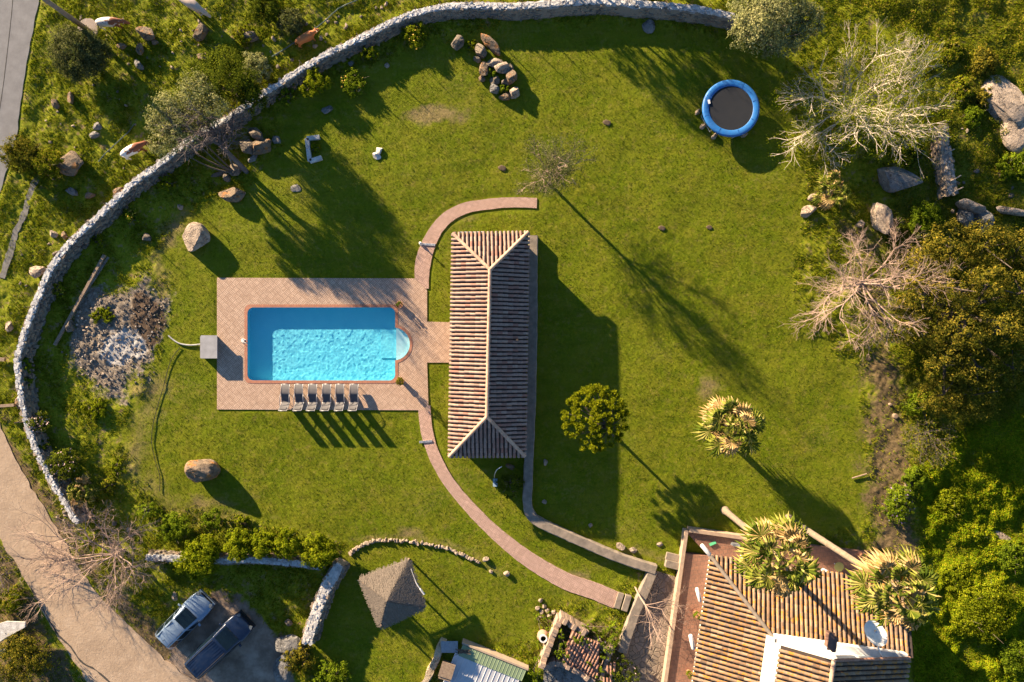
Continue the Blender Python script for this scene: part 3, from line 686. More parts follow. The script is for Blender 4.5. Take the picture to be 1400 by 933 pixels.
LV = dict(
 olive=M_leaf('olive_leaves', [(.035, .045, .02), (.08, .09, .04), (.17, .17, .085)], .3),
 grey=M_leaf('grey_green_leaves', [(.11, .12, .05), (.22, .23, .11), (.36, .35, .2)], .3),
 dark=M_leaf('dark_green_leaves', [(.03, .045, .008), (.07, .095, .01), (.14, .16, .018)], .3),
 bright=M_leaf('bright_green_leaves', [(.06, .1, .008), (.12, .18, .012), (.2, .25, .02)], .4),
 lime=M_leaf('yellow_green_leaves', [(.07, .11, .006), (.15, .19, .008), (.27, .28, .018)], .4),
 gold=M_leaf('golden_olive_leaves', [(.035, .045, .008), (.1, .095, .014), (.26, .2, .03)], .3),
 scrub=m_scrubleaf)
def plant(kind, name, label, cat, lobes, leaf, base=None, group=None, dens=58, size=.065, per=46, clump=.24, trunk=.08, seed=None, flat=.6, flowers=None, core=.55):
    """lobes in photograph pixels: (px, py, z, r in m[, rz])"""
    sd = seed if seed is not None else abs(hash((kind, lobes[0][0], lobes[0][1]))) % 99999 if False else int(lobes[0][0] * 13 + lobes[0][1] * 7) % 99991
    rg = np.random.default_rng(sd)
    L = []
    for lb in lobes:
        w = W(lb[0], lb[1], lb[2]); L.append((*w, *lb[3:]))
    if base is None: base = W(lobes[0][0], lobes[0][1], lobes[0][2])[:2]; bz = float(gz(*base)); base = (base[0], base[1], bz)
    root = thing(name, label, cat, base, 0, group)
    cm = crown_mb(L, dens, size, rg, clump, per, flat, core); nf0 = sum(len(f) for f in cm.f)
    mb = MB(); bx, by, bz = base
    for (x, y, z, r, *_) in L:
        wg = .06 if z < 1.6 else .32
        mid = ((bx * .6 + x * .4) + rg.normal(0, wg), (by * .6 + y * .4) + rg.normal(0, wg), bz + (z - bz) * .5)
        pts = smooth_line([(bx, by, bz - .1), mid, (x, y, z)], 4); mb.tube(pts, np.linspace(trunk, trunk * .4, len(pts)), 6)
        for q in range(4):
            e = np.array([x, y, z]) + rg.normal(0, .5, 3) * r; mb.tube([(x, y, z), e], [trunk * .4, trunk * .12], 4)
    part('trunk', mb, m_bark, root)
    if flowers:
        n = flowers[1]; P = []
        for (x, y, z, r, *rr) in L:
            d = rg.normal(0, 1, (n, 3)); d[:, 2] = np.abs(d[:, 2]); d /= np.linalg.norm(d, axis=1)[:, None]; P.append(np.array([x, y, z]) + d * np.array([r, r, (rr[0] if rr else r * .8)]) * 1.02)
        P = np.concatenate(P); leaves_mb(cm, P, P * 0 + np.array([0, 0, 1.0]), .07, rg, .5)
    co = part('crown', cm, LV[leaf], root)
    if flowers:
        co.data.materials.append(flowers[0]); mi = np.zeros(len(co.data.polygons), np.int32); mi[nf0:] = 1; co.data.polygons.foreach_set('material_index', mi)
    return root
m_purple = M_plain('purple_petals', (.3, .18, .42), .7); m_pinkf = M_plain('pale_petals', (.6, .42, .4), .7); m_yellowf = M_plain('yellow_petals', (.6, .38, .03), .7)
def bush(px, py, r, h, leaf, label, group=None, n=3, cat='shrub', name='shrub', **kw):
    """r in px"""
    rg = random.Random(int(px * 31 + py)); rm = r / K; z = h * .5; L = [(px, py, z, rm * .62, h * .52)]
    for k in range(n + 2):
        a = rg.uniform(0, 6.28) if n < 3 else 2 * math.pi * k / (n + 2) + rg.uniform(-.4, .4); d = r * rg.uniform(.4, .58)
        L.append((px + math.cos(a) * d, py + math.sin(a) * d, z * rg.uniform(.65, 1.15), rm * rg.uniform(.38, .52), h * rg.uniform(.34, .46)))
    w = W(px, py, h * .6); base = (w[0], w[1], float(gz(w[0], w[1])))
    return plant('bush', name, label, cat, L, leaf, base, group, trunk=.05, **kw)

# shrubs inside the wall (the label places each)
bush(430, 112, 22, 1.3, 'lime', 'round bright green shrub growing against the inner side of the boundary wall')
bush(393, 131, 17, .9, 'bright', 'small dark leafy shrub at the broken gap of the boundary wall', dens=30)
bush(483, 112, 20, .7, 'bright', 'low loose flowering shrub standing out on the lawn edge below the wall', flowers=(m_yellowf, 14))
bush(506, 74, 13, .9, 'lime', 'small yellow-green shrub close under the white top of the wall')
bush(566, 48, 20, .9, 'lime', 'broad yellow-flecked shrub at the foot of the wall left of the rock garden', flowers=(m_yellowf, 10))
bush(228, 250, 13, .7, 'lime', 'small pale green shrub under the leaning trees on the inner wall foot')
bush(180, 295, 13, .7, 'bright', 'small round bright shrub at the wall foot below the red and white cow', flowers=(m_yellowf, 6))
bush(134, 329, 10, .6, 'lime', 'tiny yellow-green shrub at the upper end of the long plank')
bush(81, 396, 11, .6, 'lime', 'tiny orange-tinged shrub between the wall and the long plank', flowers=(m_yellowf, 8))
bush(36, 500, 12, .9, 'bright', 'small shrub crowding the wall top left of the ash heap')
bush(38, 522, 10, .8, 'bright', 'smallest shrub on the wall, just below another small shrub')
bush(54, 579, 18, 1.3, 'dark', 'dark rounded shrub with pale flowers beside the wall bend', flowers=(m_pinkf, 12), dens=34)
bush(60, 610, 11, .8, 'dark', 'small dark bush squeezed between two larger dark shrubs by the wall')
bush(86, 634, 26, 1.6, 'dark', 'largest dark green shrub with pale flowers at the lower end of the boundary wall', flowers=(m_pinkf, 14), dens=34)
bush(148, 662, 13, .7, 'scrub', 'small dry brownish bush right of the low fan palm')
bush(141, 432, 16, .35, 'lime', 'low bright weed clump growing on the edge of the ash heap', dens=40)
bush(132, 560, 19, .35, 'lime', 'low bright weed patch below the ash heap', dens=40)
bush(160, 640, 14, .3, 'lime', 'thin green weed patch above the low fan palm', dens=34)
# hedge of five
for (a, c, r, lab) in ((274, 762, 32, 'largest and leftmost rounded hedge shrub, beside the bare fallen-looking tree'), (328, 745, 24, 'second rounded hedge shrub from the left, upright over the white wall'), (361, 742, 21, 'small middle shrub of the rounded hedge'), (393, 744, 23, 'fourth rounded hedge shrub, next to the yellow-green end one'), (440, 754, 28, 'yellow-green rounded shrub at the right end of the hedge beside the entrance wall')):
    bush(a, c, r, 2.5, 'lime', lab, 'rounded shrubs in a hedge', n=4, dens=75, size=.075, per=50, core=.3)
bush(205, 700, 18, 1.4, 'bright', 'low green bush at the top of the planted bank')
bush(238, 722, 24, 1.7, 'bright', 'low bright bush between the bare tree and the hedge')
bush(292, 712, 19, 1.1, 'bright', 'low bush above the largest hedge shrub')
bush(330, 716, 14, .5, 'lime', 'low weedy bush behind the middle of the hedge')
bush(412, 900, 25, 1.2, 'gold', 'dark olive spiky bush growing on the flat grey rock', dens=34)
bush(455, 927, 30, 1.1, 'bright', 'bright green bush at the bottom edge below the entrance wall', dens=34)
bush(30, 902, 40, 1.9, 'gold', 'broad golden-olive bush in the bottom left corner', n=4, dens=30)
bush(14, 820, 24, 1.0, 'scrub', 'brown-green bush on the left edge beside the dirt road')
bush(697, 662, 22, 1.1, 'dark', 'dark shaded bush between the pool house and the garden wall', dens=30)
# outside the wall, top left
bush(108, 72, 40, 2.8, 'olive', 'dense dark olive bush at the foot of the wooden pole', n=5, dens=110, core=.2)
bush(28, 212, 28, 2.1, 'gold', 'rounded green bush at the edge of the paved road', n=4)
bush(66, 226, 25, 1.8, 'scrub', 'brownish bush leaning over a boulder beside the paved road')
bush(396, 32, 24, 1.5, 'olive', 'dark olive bush above the brown cow', dens=80)
bush(360, 10, 27, 1.6, 'dark', 'dark bush at the top edge right of the pale cow')
bush(350, 92, 24, 1.6, 'grey', 'grey-green bush just outside the boundary wall')
bush(330, 48, 15, .8, 'scrub', 'small dry bush among rocks above the dark juniper')
# leaning olive trees over the wall
t_ = plant('tree', 'wild_olive_tree', 'leaning wild olive with grey-green crown reaching over the boundary wall beside a cow', 'tree', [(270, 128, 3.6, 1.35, .9), (232, 152, 3.3, 1.4, .9), (226, 196, 2.8, 1.1, .8), (252, 178, 3.4, 1.3, .8), (290, 150, 3.8, 1.1, .8), (214, 170, 2.7, .8, .6)], 'grey', tuple(G(322, 238)), dens=40, size=.07, trunk=.07, core=.3)
plant('tree', 'juniper_tree', 'broad dark green tree with low spreading crown above the leaning olive', 'tree', [(308, 106, 3.0, 1.6, 1.3), (284, 92, 2.3, 1.2, 1.0), (335, 120, 2.7, 1.2, 1.0), (312, 84, 2.4, 1.1, .9), (345, 138, 2.4, .9, .8), (285, 118, 2.6, 1.1, .9)], 'dark', tuple(G(322, 125)), dens=48, size=.07, trunk=.1, core=.3)
# big olive, top right of the trampoline
plant('tree', 'olive_tree', 'large grey-green olive tree at the top edge right of the trampoline lawn', 'tree', [(1042, 30, 3.6, 1.9, 1.3), (1014, 50, 3.0, .9, .7), (1070, 52, 3.1, 1.2, .9), (1022, 8, 3.2, 1.3, .9), (1072, 5, 3.6, 1.6, 1.0), (1100, 30, 3.0, 1.3, .9), (1050, 60, 2.6, .8, .6)], 'grey', tuple(G(1040, 48)), dens=46, size=.075, trunk=.14, core=.3)
# trees standing just outside the picture, whose shade crosses the top of the lawn
for (a, c, lab) in ((778, -62, 'tall olive tree beyond the top edge, left one'), (856, -84, 'tall olive tree beyond the top edge, middle one'), (925, -66, 'tall olive tree beyond the top edge, right one')):
    plant('tree', 'olive_tree', lab, 'tree', [(a, c, 3.0, 1.8, 1.1), (a + 30, c + 10, 2.6, 1.2, .9), (a - 28, c + 6, 2.3, 1.2, .9)], 'olive', dens=26, trunk=.16)
# great golden-olive tree at the right edge
big = []
rg_ = random.Random(5)
for (a, c) in ((1262, 365), (1300, 340), (1345, 338), (1390, 345), (1260, 410), (1305, 395), (1350, 390), (1398, 400), (1275, 455), (1320, 445), (1370, 450), (1410, 455), (1290, 500), (1335, 500), (1385, 505), (1245, 440), (1330, 540), (1290, 540)):
    dd = math.hypot((a - 1330) / 100, (c - 430) / 110); big.append((a, c, max(1.3, 3.8 - 1.9 * dd * dd + rg_.uniform(-.3, .3)), rg_.uniform(1.35, 1.8), 1.2))
plant('tree', 'holm_oak', 'huge dense golden-olive tree filling the right edge', 'tree', big, 'gold', tuple(G(1290, 430)), dens=26, size=.085, per=46, trunk=.2, clump=.2)
# green clumps at the right
for (a, c, r, h, leaf, lab) in (
 (1255, 552, 22, 1.4, 'bright', 'bright green bush at the lower left foot of the huge golden tree'),
 (1228, 690, 26, 1.0, 'bright', 'bright green bush with purple flowers at the end of the bare soil strip'),
 (1250, 655, 20, .9, 'bright', 'bright green bush just above the purple-flowered one'),
 (1345, 840, 46, 1.0, 'lime', 'big domed yellow-green bush right of the tall palm'),
 (1310, 790, 26, .6, 'lime', 'domed bush between the palm and the pale earth bank'),
 (1390, 900, 30, .7, 'bright', 'green bush in the bottom right corner'),
 (1385, 760, 24, .6, 'bright', 'green bush at the right edge above the big domed one'),
 (1300, 690, 26, .5, 'lime', 'yellow-green bush in the middle of the weedy slope'),
 (1240, 210, 24, 1.1, 'dark', 'dark green bush behind the grey boulder'),
 (1265, 300, 28, 1.4, 'bright', 'green bush between the pale boulder and the huge golden tree'),
 (1220, 310, 20, 1.0, 'dark', 'dark bush right of the pale upright boulder'),
 (1345, 88, 22, 1.0, 'gold', 'golden bush at the top of the pale rock outcrop'),
 (1345, 135, 16, .8, 'gold', 'yellowish bush on the left side of the pale rock outcrop'),
 (1315, 120, 20, .9, 'scrub', 'brownish bush left of the pale rock outcrop'),
 (1385, 230, 24, .8, 'bright', 'low green bush below the pale rock outcrop'),
 (1330, 160, 18, .8, 'bright', 'green bush at the lower left corner of the pale rock outcrop'),
 (1300, 70, 20, .6, 'scrub', 'low brown bush on the upper right slope')):
    bush(a, c, r, h, leaf, lab, n=4, dens=55, size=.07, flowers=(m_purple, 12) if 'purple flowers' in lab else None)

# umbrella-crowned tree on the lawn
def pine():
    root = thing('araucaria_tree', 'leaning tree with rounded yellow-green tufted crown beside the pool house shade', 'tree', tuple(G(842, 598)))
    rg = np.random.default_rng(12); c0 = W(814, 572, 2.5); tr = MB(); base = np.array(root.location); top = W(832, 585, 2.6)
    pts = smooth_line([base - [0, 0, .1], base * .5 + np.array([*top[:2], 1.2]) * .5, top], 5); tr.tube(pts, np.linspace(.14, .08, len(pts)), 8)
    cr = MB(); C = []
    for k in range(250):
        a = rg.uniform(0, 6.283); d = 2.3 * math.sqrt(rg.random()); e = c0 + np.array([math.cos(a) * d, math.sin(a) * d, .55 * (1 - (d / 2.3) ** 2) + rg.normal(0, .12)]); C.append(e)
        if k % 3 == 0: tr.tube(smooth_line([top, (top + e) / 2 + [0, 0, .12], e], 3), [.035, .03, .028, .025, .02, .018, .012], 4)
    C = np.array(C); n = 120; d = rg.normal(0, 1, (len(C), n, 3)); d[..., 2] = np.abs(d[..., 2]); d /= np.linalg.norm(d, axis=2)[..., None]
    P = C[:, None] + d * rg.uniform(.06, .2, (len(C), n, 1)); leaves_mb(cr, P.reshape(-1, 3), np.cross(d.reshape(-1, 3), rg.normal(0, 1, (len(C) * n, 3))), .055, rg, .2)
    part('crown', cr, M_leaf('tufted_needles', [(.12, .16, .006), (.22, .25, .01), (.34, .34, .02)], .4), root); part('trunk', tr, m_bark, root)
pine()

# bare branching trees
def branches(mb, p, d, L, r, lv, rg, spread=.55, grav=0.0, split=(2, 3), nseg=3, tips=None, shrink=.74, n=5):
    pts = [p]; q = np.array(p, float); dd = np.array(d, float)
    for k in range(nseg):
        dd = dd + rg.normal(0, .13, 3); dd[2] += grav; dd /= np.linalg.norm(dd); q = q + dd * L / nseg; 
        if q[2] < .12: q[2] = .12
        pts.append(q.copy())
    mb.tube(pts, np.linspace(r, r * .62, nseg + 1), n if r > .03 else 3, cap=False)
    if lv == 0:
        if tips is not None: tips.append(q)
        return
    for k in range(rg.integers(split[0], split[1] + 1)):
        nd = dd + rg.normal(0, spread, 3); nd /= np.linalg.norm(nd)
        branches(mb, q, nd, L * shrink * rg.uniform(.8, 1.2), r * .62, lv - 1, rg, spread, grav, split, nseg, tips, shrink, n)
    if lv >= 2:   # side twigs along the branch
        for k in range(3):
            s = pts[rg.integers(1, len(pts))]; nd = dd + rg.normal(0, .8, 3); nd /= np.linalg.norm(nd)
            branches(mb, s, nd, L * .55, r * .35, lv - 2, rg, spread, grav, split, nseg, tips, shrink, n)
def bare_tree(name, label, basepx, m, limbs, lv, r0, seed, hub=(0, 0, 1.2), leaf=None, leafn=0, lsize=.05, **kw):
    rg = np.random.default_rng(seed); base = G(*basepx); root = thing(name, label, 'tree', tuple(base)); tr = MB(); hb = base + np.array(hub)
    tr.tube(smooth_line([base - [0, 0, .15], (base + hb) / 2 + rg.normal(0, .05, 3), hb], 4), np.linspace(r0 * 1.3, r0, 9), 8)
    part('trunk', tr, m, root); br = MB(); tips = []
    for (a, el, L) in limbs:
        a = -R(a); el = R(el); d = np.array([math.cos(a) * math.cos(el), math.sin(a) * math.cos(el), math.sin(el)])
        branches(br, hb, d, L, r0 * .62, lv, rg, tips=tips, **kw)
    part('branches', br, m, root)
    if leaf:
        T = np.array(tips); P = np.repeat(T, leafn, 0) + rg.normal(0, .16, (len(T) * leafn, 3)); mb = leaves_mb(MB(), P, P * 0 + [0, 0, 1.0], lsize, rg, .8); part('crown', mb, LV[leaf], root)
    return root
# limbs: (direction in degrees clockwise on the photo from +x, elevation, first length)
bare_tree('budding_tree', 'wide pale-branched tree with sparse fresh yellow-green leaves beside the trampoline lawn', (1150, 165), m_budbark, [(-95, 22, 1.7), (-60, 20, 1.9), (-25, 20, 1.8), (10, 18, 1.7), (50, 20, 1.5), (95, 20, 1.5), (140, 18, 1.6), (170, 20, 1.6), (-130, 22, 1.5), (20, 50, 1.3), (-70, 55, 1.3)], 5, .15, 3, hub=(.2, .4, 1.3), leaf='lime', leafn=10, lsize=.05, spread=.34, shrink=.8, split=(2, 3))
bare_tree('bare_tree', 'leafless pinkish tree with fine twigs on the right edge of the lawn', (1172, 398), m_pinktwig, [(-160, 20, 2.0), (165, 16, 2.1), (130, 18, 1.9), (95, 18, 1.9), (60, 18, 1.7), (25, 18, 1.9), (-8, 18, 1.9), (-45, 22, 1.9), (-100, 30, 1.4), (-180, 50, 1.4), (10, 55, 1.4)], 5, .12, 8, hub=(-.6, .4, 1.9), spread=.36, shrink=.72)
bare_tree('bare_tree', 'leafless tree with long bare boughs reaching over the dirt road', (170, 752), m_pinktwig, [(180, 12, 2.6), (195, 14, 2.5), (165, 16, 2.2), (215, 22, 1.8), (250, 25, 1.4), (290, 25, 1.4), (330, 22, 1.4), (5, 20, 1.3), (40, 15, 1.3), (75, 15, 1.5), (110, 15, 1.3), (140, 20, 1.6)], 5, .1, 21, hub=(0, 0, 1.1), spread=.38, shrink=.72)
bare_tree('thorn_tree', 'dark twiggy leafless crown tangled over the boulders by the boundary wall', (338, 236), m_darktwig, [(-120, 30, 1.3), (-95, 35, 1.1), (-60, 30, 1.1), (-140, 25, 1.5), (-20, 25, 1.0), (-160, 30, 1.4), (30, 30, .8), (-80, 50, 1.2)], 5, .15, 31, hub=(-.9, 1.3, 2.4), spread=.5, shrink=.72)
bare_tree('lawn_tree', 'small sparse grey-leaved tree standing alone on the lawn above the pool house', (752, 252), m_pinktwig, [(-90, 50, 1.2), (-150, 40, 1.25), (-40, 42, 1.15), (20, 45, 1.0), (130, 45, 1.0), (180, 55, 1.2), (-60, 74, 1.4)], 4, .085, 41, hub=(-.1, .15, 2.0), leaf='olive', leafn=14, lsize=.05, spread=.36, shrink=.72)
bare_tree('courtyard_tree', 'small leafless tree leaning from the low wall over the flagstone courtyard', (868, 802), m_pinktwig, [(20, 20, 1.2), (50, 20, 1.1), (85, 15, 1.3), (100, 20, 1.2), (-5, 25, 1.1), (60, 50, 1.1)], 4, .055, 51, hub=(.45, -.75, 1.6), spread=.42, shrink=.72)
bare_tree('dry_shrub', 'brown twiggy dry shrub spilling over the bare soil strip', (1262, 588), m_darktwig, [(100, 12, .9), (130, 14, 1.0), (160, 14, .9), (70, 14, .9), (40, 15, .8), (190, 16, .7), (10, 20, .6), (-90, 25, .7)], 4, .05, 61, hub=(0, 0, .4), leaf='scrub', leafn=4, spread=.45)
bare_tree('dry_shrub', 'grey leafless twiggy shrub on the left edge beside the dirt road', (6, 785), m_darktwig, [(-30, 20, .6), (30, 20, .6), (90, 20, .6), (-90, 20, .6), (0, 50, .6)], 3, .04, 71, hub=(0, 0, .3))

# fan palms
def fan(mb, base, d, L, rad, rg, droop=.35, nl=13, dead=False):
    """petiole + fan of narrow folded leaflets"""
    d = np.array(d, float); d /= np.linalg.norm(d); base = np.array(base, float); e = base + d * L; e[2] -= droop * L * .3
    mb.tube([base, (base + e) / 2 + [0, 0, .03], e], [.022, .016, .012], 4)
    f = e - base; f /= np.linalg.norm(f); s = np.cross(f, [0, 0, 1.0]); s /= np.linalg.norm(s) + 1e-9; u = np.cross(s, f)
    V = []; F = []
    for k in range(nl):
        a = R(-105 + 210 * k / (nl - 1)) + rg.normal(0, .03); ln = rad * (1 - .22 * abs(a) / 1.8) * rg.uniform(.88, 1.08)
        t = f * math.cos(a) + s * math.sin(a); w = np.cross(t, u); w /= np.linalg.norm(w); hw = .5 * ln * .62 * R(210 / nl)
        m1 = e + t * ln * .62 + u * .02; tip = e + t * ln + np.array([0, 0, -droop * ln * rg.uniform(.5, 1.2)])
        n0 = len(V); V += [e, m1 + w * hw - u * .03, m1 + u * .045, m1 - w * hw - u * .03, tip]; F += [(n0, n0 + 1, n0 + 2), (n0, n0 + 2, n0 + 3), (n0 + 1, n0 + 4, n0 + 2), (n0 + 2, n0 + 4, n0 + 3)]
    mb.add(np.array(V), F)
m_frond = M_leaf('palm_fronds', [(.04, .065, .01), (.1, .13, .02), (.19, .2, .04), (.38, .32, .13)], .25, 1.2)
m_dry_sunlit = M_leaf('dry_and_sunlit_palm_fronds', [(.26, .17, .08), (.4, .28, .15), (.55, .4, .24)], .3, 1.2)  # tan of dead fronds, also painting the crown's warm sunlit side
m_palmtrunk = M_plain('palm_trunk', (.24, .18, .135), .9, 0, (.13, .1, .07), 5, .6, 14)
def palm(label, basepx, h, lean, R0, nf, nd, seed, r=.24, name='fan_palm', fansz=.42):
    rg = np.random.default_rng(seed); base = G(*basepx); root = thing(name, label, 'palm', tuple(base)); top = base + np.array([lean[0], lean[1], h])
    tr = MB(); zz = np.linspace(0, 1, 30); pts = [base + (top - base) * np.array([q ** 1.2, q ** 1.2, q]) - [0, 0, .1 * (q == 0)] for q in zz]
    rr = r * (1 - .3 * zz) + .12 * np.exp(-zz * h / .35) + .012 * (np.arange(30) % 2); tr.tube(pts, rr, 12); part('trunk', tr, m_palmtrunk, root)
    g = MB(); dd = MB()
    for k in range(nf):
        a = k * 2.39996 + rg.normal(0, .3); el = R(80 - 92 * (k / nf) ** .75 + rg.normal(0, 6)); d = (math.cos(a) * math.cos(el), math.sin(a) * math.cos(el), math.sin(el))
        fan(dd if k % 4 == 3 else g, top, d, R0 * rg.uniform(.42, .74), R0 * fansz * rg.uniform(.8, 1.15), rg, rg.uniform(.3, .7))
    for k in range(nd):
        a = rg.uniform(0, 6.283) if k % 2 else rg.normal(2.3, 1.1); el = R(rg.uniform(-60, 5)); d = (math.cos(a) * math.cos(el), math.sin(a) * math.cos(el), math.sin(el))  # half gather towards the sun, their tan standing in for its warm highlight
        fan(dd, top - [0, 0, rg.uniform(0, .6)], d, R0 * rg.uniform(.4, .62), R0 * fansz * .9, rg, rg.uniform(.5, 1.1), nl=14)
    part('fronds', g, m_frond, root); part('dry_and_sunlit_fronds', dd, m_dry_sunlit, root)
palm('fan palm with pale tan dry and sun-tinted fronds standing alone on the open lawn', (966, 573), 4.3, (0.65, 0), 2.4, 26, 26, 1, .22)
palm('tall fan palm rising from the lawn over the corner of the tiled house', (991, 698), 10.4, (.1, -.25), 2.5, 34, 16, 2, .22)
palm('tall fan palm over the east end of the tiled house beside the satellite dish', (1078, 709), 14.3, (.1, -.1), 2.3, 34, 20, 3, .23)
palm('low stubby fan palm beside the lower end of the boundary wall', (120, 672), .7, (0, .1), 1.25, 22, 14, 4, .16, 'dwarf_palm')
palm('low fan palm among rocks below the budding tree', (1130, 266), .9, (.05, 0), 1.6, 16, 4, 5, .17, 'dwarf_palm')
# ---------------------------------------------------------------- tiled roofs
def plane_frame(quad):
    """u along the eave (first edge), w up the slope"""
    q = [np.array(p, float) for p in quad]; u = q[1] - q[0]; u /= np.linalg.norm(u); n = np.cross(u, q[2] - q[0]); n /= np.linalg.norm(n)
    if n[2] < 0: n = -n
    w = np.cross(n, u)
    if np.dot(w, q[2] - q[0]) < 0: w = -w
    return q[0], u, w, n
def tiles(mb, quad, pitch, tl=.42, lift=.0, r=None, seed=0, miss=0.0):
    """rows of half-round tiles laid up a roof plane; quad starts with the eave edge"""
    o, u, w, n = plane_frame(quad); rg = np.random.default_rng(seed); P2 = [((np.array(p) - o) @ u, (np.array(p) - o) @ w) for p in quad]
    us = [p[0] for p in P2]; u0, u1 = min(us), max(us); r = r or pitch * .36; k = int((u1 - u0) / pitch); x = u0 + pitch * .5
    th = np.linspace(0, math.pi, 6); f1 = np.array([(q, q + 1, q + 7, q + 6) for q in range(5)])
    V = []; cnt = 0
    while x < u1 - pitch * .3:
        ws = []
        for q in range(len(P2)):
            (a, b), (c, d) = P2[q], P2[(q + 1) % len(P2)]
            if (a - x) * (c - x) < 0: ws.append(b + (d - b) * (x - a) / (c - a))
        if len(ws) >= 2:
            w0, w1 = min(ws), max(ws); w0 -= .06; y = w0
            while y < w1 - .06:
                e = min(y + tl, w1 + .02)
                if rg.random() > miss:
                    ra, rb = r * rg.uniform(.96, 1.06), r * .86; dx = rg.normal(0, .008); h0, h1 = .05 + lift, .03 + lift
                    lo = np.stack([x + dx + ra * np.cos(th), np.full(6, y - .03), h0 + ra * .85 * np.sin(th)], 1); hi = np.stack([x + dx + rb * np.cos(th), np.full(6, e), h1 + rb * .85 * np.sin(th)], 1)
                    V.append(np.concatenate([lo, hi])); cnt += 1
                y += tl - .03
        x += pitch
    V = np.array(V); Wd = o + V[..., 0:1] * u + V[..., 1:2] * w + V[..., 2:3] * n
    mb.add(Wd.reshape(-1, 3), (f1[None] + np.arange(cnt)[:, None, None] * 12).reshape(-1, 4))
    # front lips close the lower tile ends
    return mb
def ridge(mb, a, b, r=.13, tl=.4, lift=.09, seed=0):
    a = np.array(a, float) + [0, 0, lift]; b = np.array(b, float) + [0, 0, lift]; L = np.linalg.norm(b - a); k = max(1, int(L / tl)); d = (b - a) / L; s = np.cross(d, [0, 0, 1.0]); s /= np.linalg.norm(s); n = np.cross(s, d)
    th = np.linspace(-.2, math.pi + .2, 8); rg = np.random.default_rng(seed)
    for q in range(k):
        p0 = a + d * (L * q / k - .03); p1 = a + d * (L * (q + 1) / k); ra, rb = r * rg.uniform(1, 1.1), r * .92
        v = [p0 + s * ra * math.cos(t) + n * ra * math.sin(t) for t in th] + [p1 + s * rb * math.cos(t) + n * rb * math.sin(t) for t in th]
        mb.add(np.array(v), [(i, i + 1, i + 9, i + 8) for i in range(7)])
    return mb
m_tileA = M_tile('sun_bleached_clay_tiles', [(.24, .145, .11), (.34, .225, .175), (.3, .19, .145), (.27, .125, .09), (.37, .26, .2), (.3, .21, .165), (.33, .21, .16)])
m_tileB = M_tile('lichen_clay_tiles', [(.11, .065, .04), (.26, .16, .09), (.2, .11, .06), (.32, .21, .13), (.15, .1, .065), (.34, .23, .15)], (.42, .17, .01))
m_tileC = M_tile('broken_terracotta', [(.36, .17, .11), (.44, .24, .16), (.28, .13, .085)])
m_ridgeA = M_tile('ridge_mortar_tiles', [(.45, .28, .19), (.55, .38, .27), (.4, .26, .19)])
m_underroof = M_plain('roof_underside', (.05, .035, .03), .95)
m_wallA = M_plain('ochre_render', (.4, .31, .23), .9, 0, (.3, .23, .17), 2, .3, 15)

# pool house: hipped roof
zE, zR = 2.12, 3.15
NW, NE, SE, SW = W(619.5, 320, zE), W(722, 318, zE), W(717.5, 623.5, zE), W(614.5, 624, zE); RN, RS = W(670, 369, zR), W(665.7, 570, zR)
ph = thing('pool_house', 'long pool house with a hipped clay tile roof beside the brick deck', 'building', tuple(W(667, 470)))
b = MB(); ins = .38
def inset(p, c, d): v = np.array(c[:2]) - np.array(p[:2]); return (p[0] + math.copysign(d, v[0]), p[1] + math.copysign(d, v[1]))
cc = (NW + SE) / 2; wp = [inset(p, cc, ins) for p in (NW, NE, SE, SW)]
b.prism(wp, -.1, zE + .05); part('wall', b, m_wallA, ph, fix=True)
b = MB()
for q, sd in (((NW, RN, RS, SW), 1), ((NE, SE, RS, RN), 2)):
    qq = (SW, NW, RN, RS) if sd == 1 else (NE, SE, RS, RN)
    tiles(b, qq, .292, seed=sd)
tiles(b, (NW, NE, RN), .292, seed=3); tiles(b, (SE, SW, RS), .292, seed=4)
rf = part('roof', b, m_tileA, ph)
b = MB(); [b.slab(q, .06) for q in ((SW, NW, RN, RS), (NE, SE, RS, RN), (NW, NE, RN), (SE, SW, RS))]; part('roof_deck', b, m_underroof, rf)
b = MB(); ridge(b, RN, RS, seed=1); [ridge(b, p, q, seed=k) for k, (p, q) in enumerate(((NW, RN), (NE, RN), (SE, RS), (SW, RS)))]; part('ridge_tiles', b, m_ridgeA, rf)
b = MB(); b.tube([W(627, 318, 2.05), W(660, 317.6, 2.05)], .05, 8); part('gutter', b, m_gal, ph)
b = MB(); b.tube([W(707, 465, 2.3), W(707, 465, 2.8)], .09, 8); part('vent_pipe', b, m_underroof, rf)
for k, py_ in enumerate((380, 430, 470, 510, 560)):
    p = W(616, py_); x = wp[0][0] * (1 - (py_ - 320) / 304) + wp[3][0] * ((py_ - 320) / 304)
    b = MB()
    if k == 2:
        b.box((x - .01, p[1], 1.0), (.06, .95, 2.0)); dr = part('door', b, M_plain('door_wood', (.2, .11, .06), .6), ph); b = MB(); b.box((x - .07, p[1] + .35, 1.0), (.05, .12, .03)); part('handle', b, m_gal, dr)
    else:
        b.box((x - .01, p[1], 1.3), (.05, 1.0, 1.0)); part('window', b, m_glass, ph)

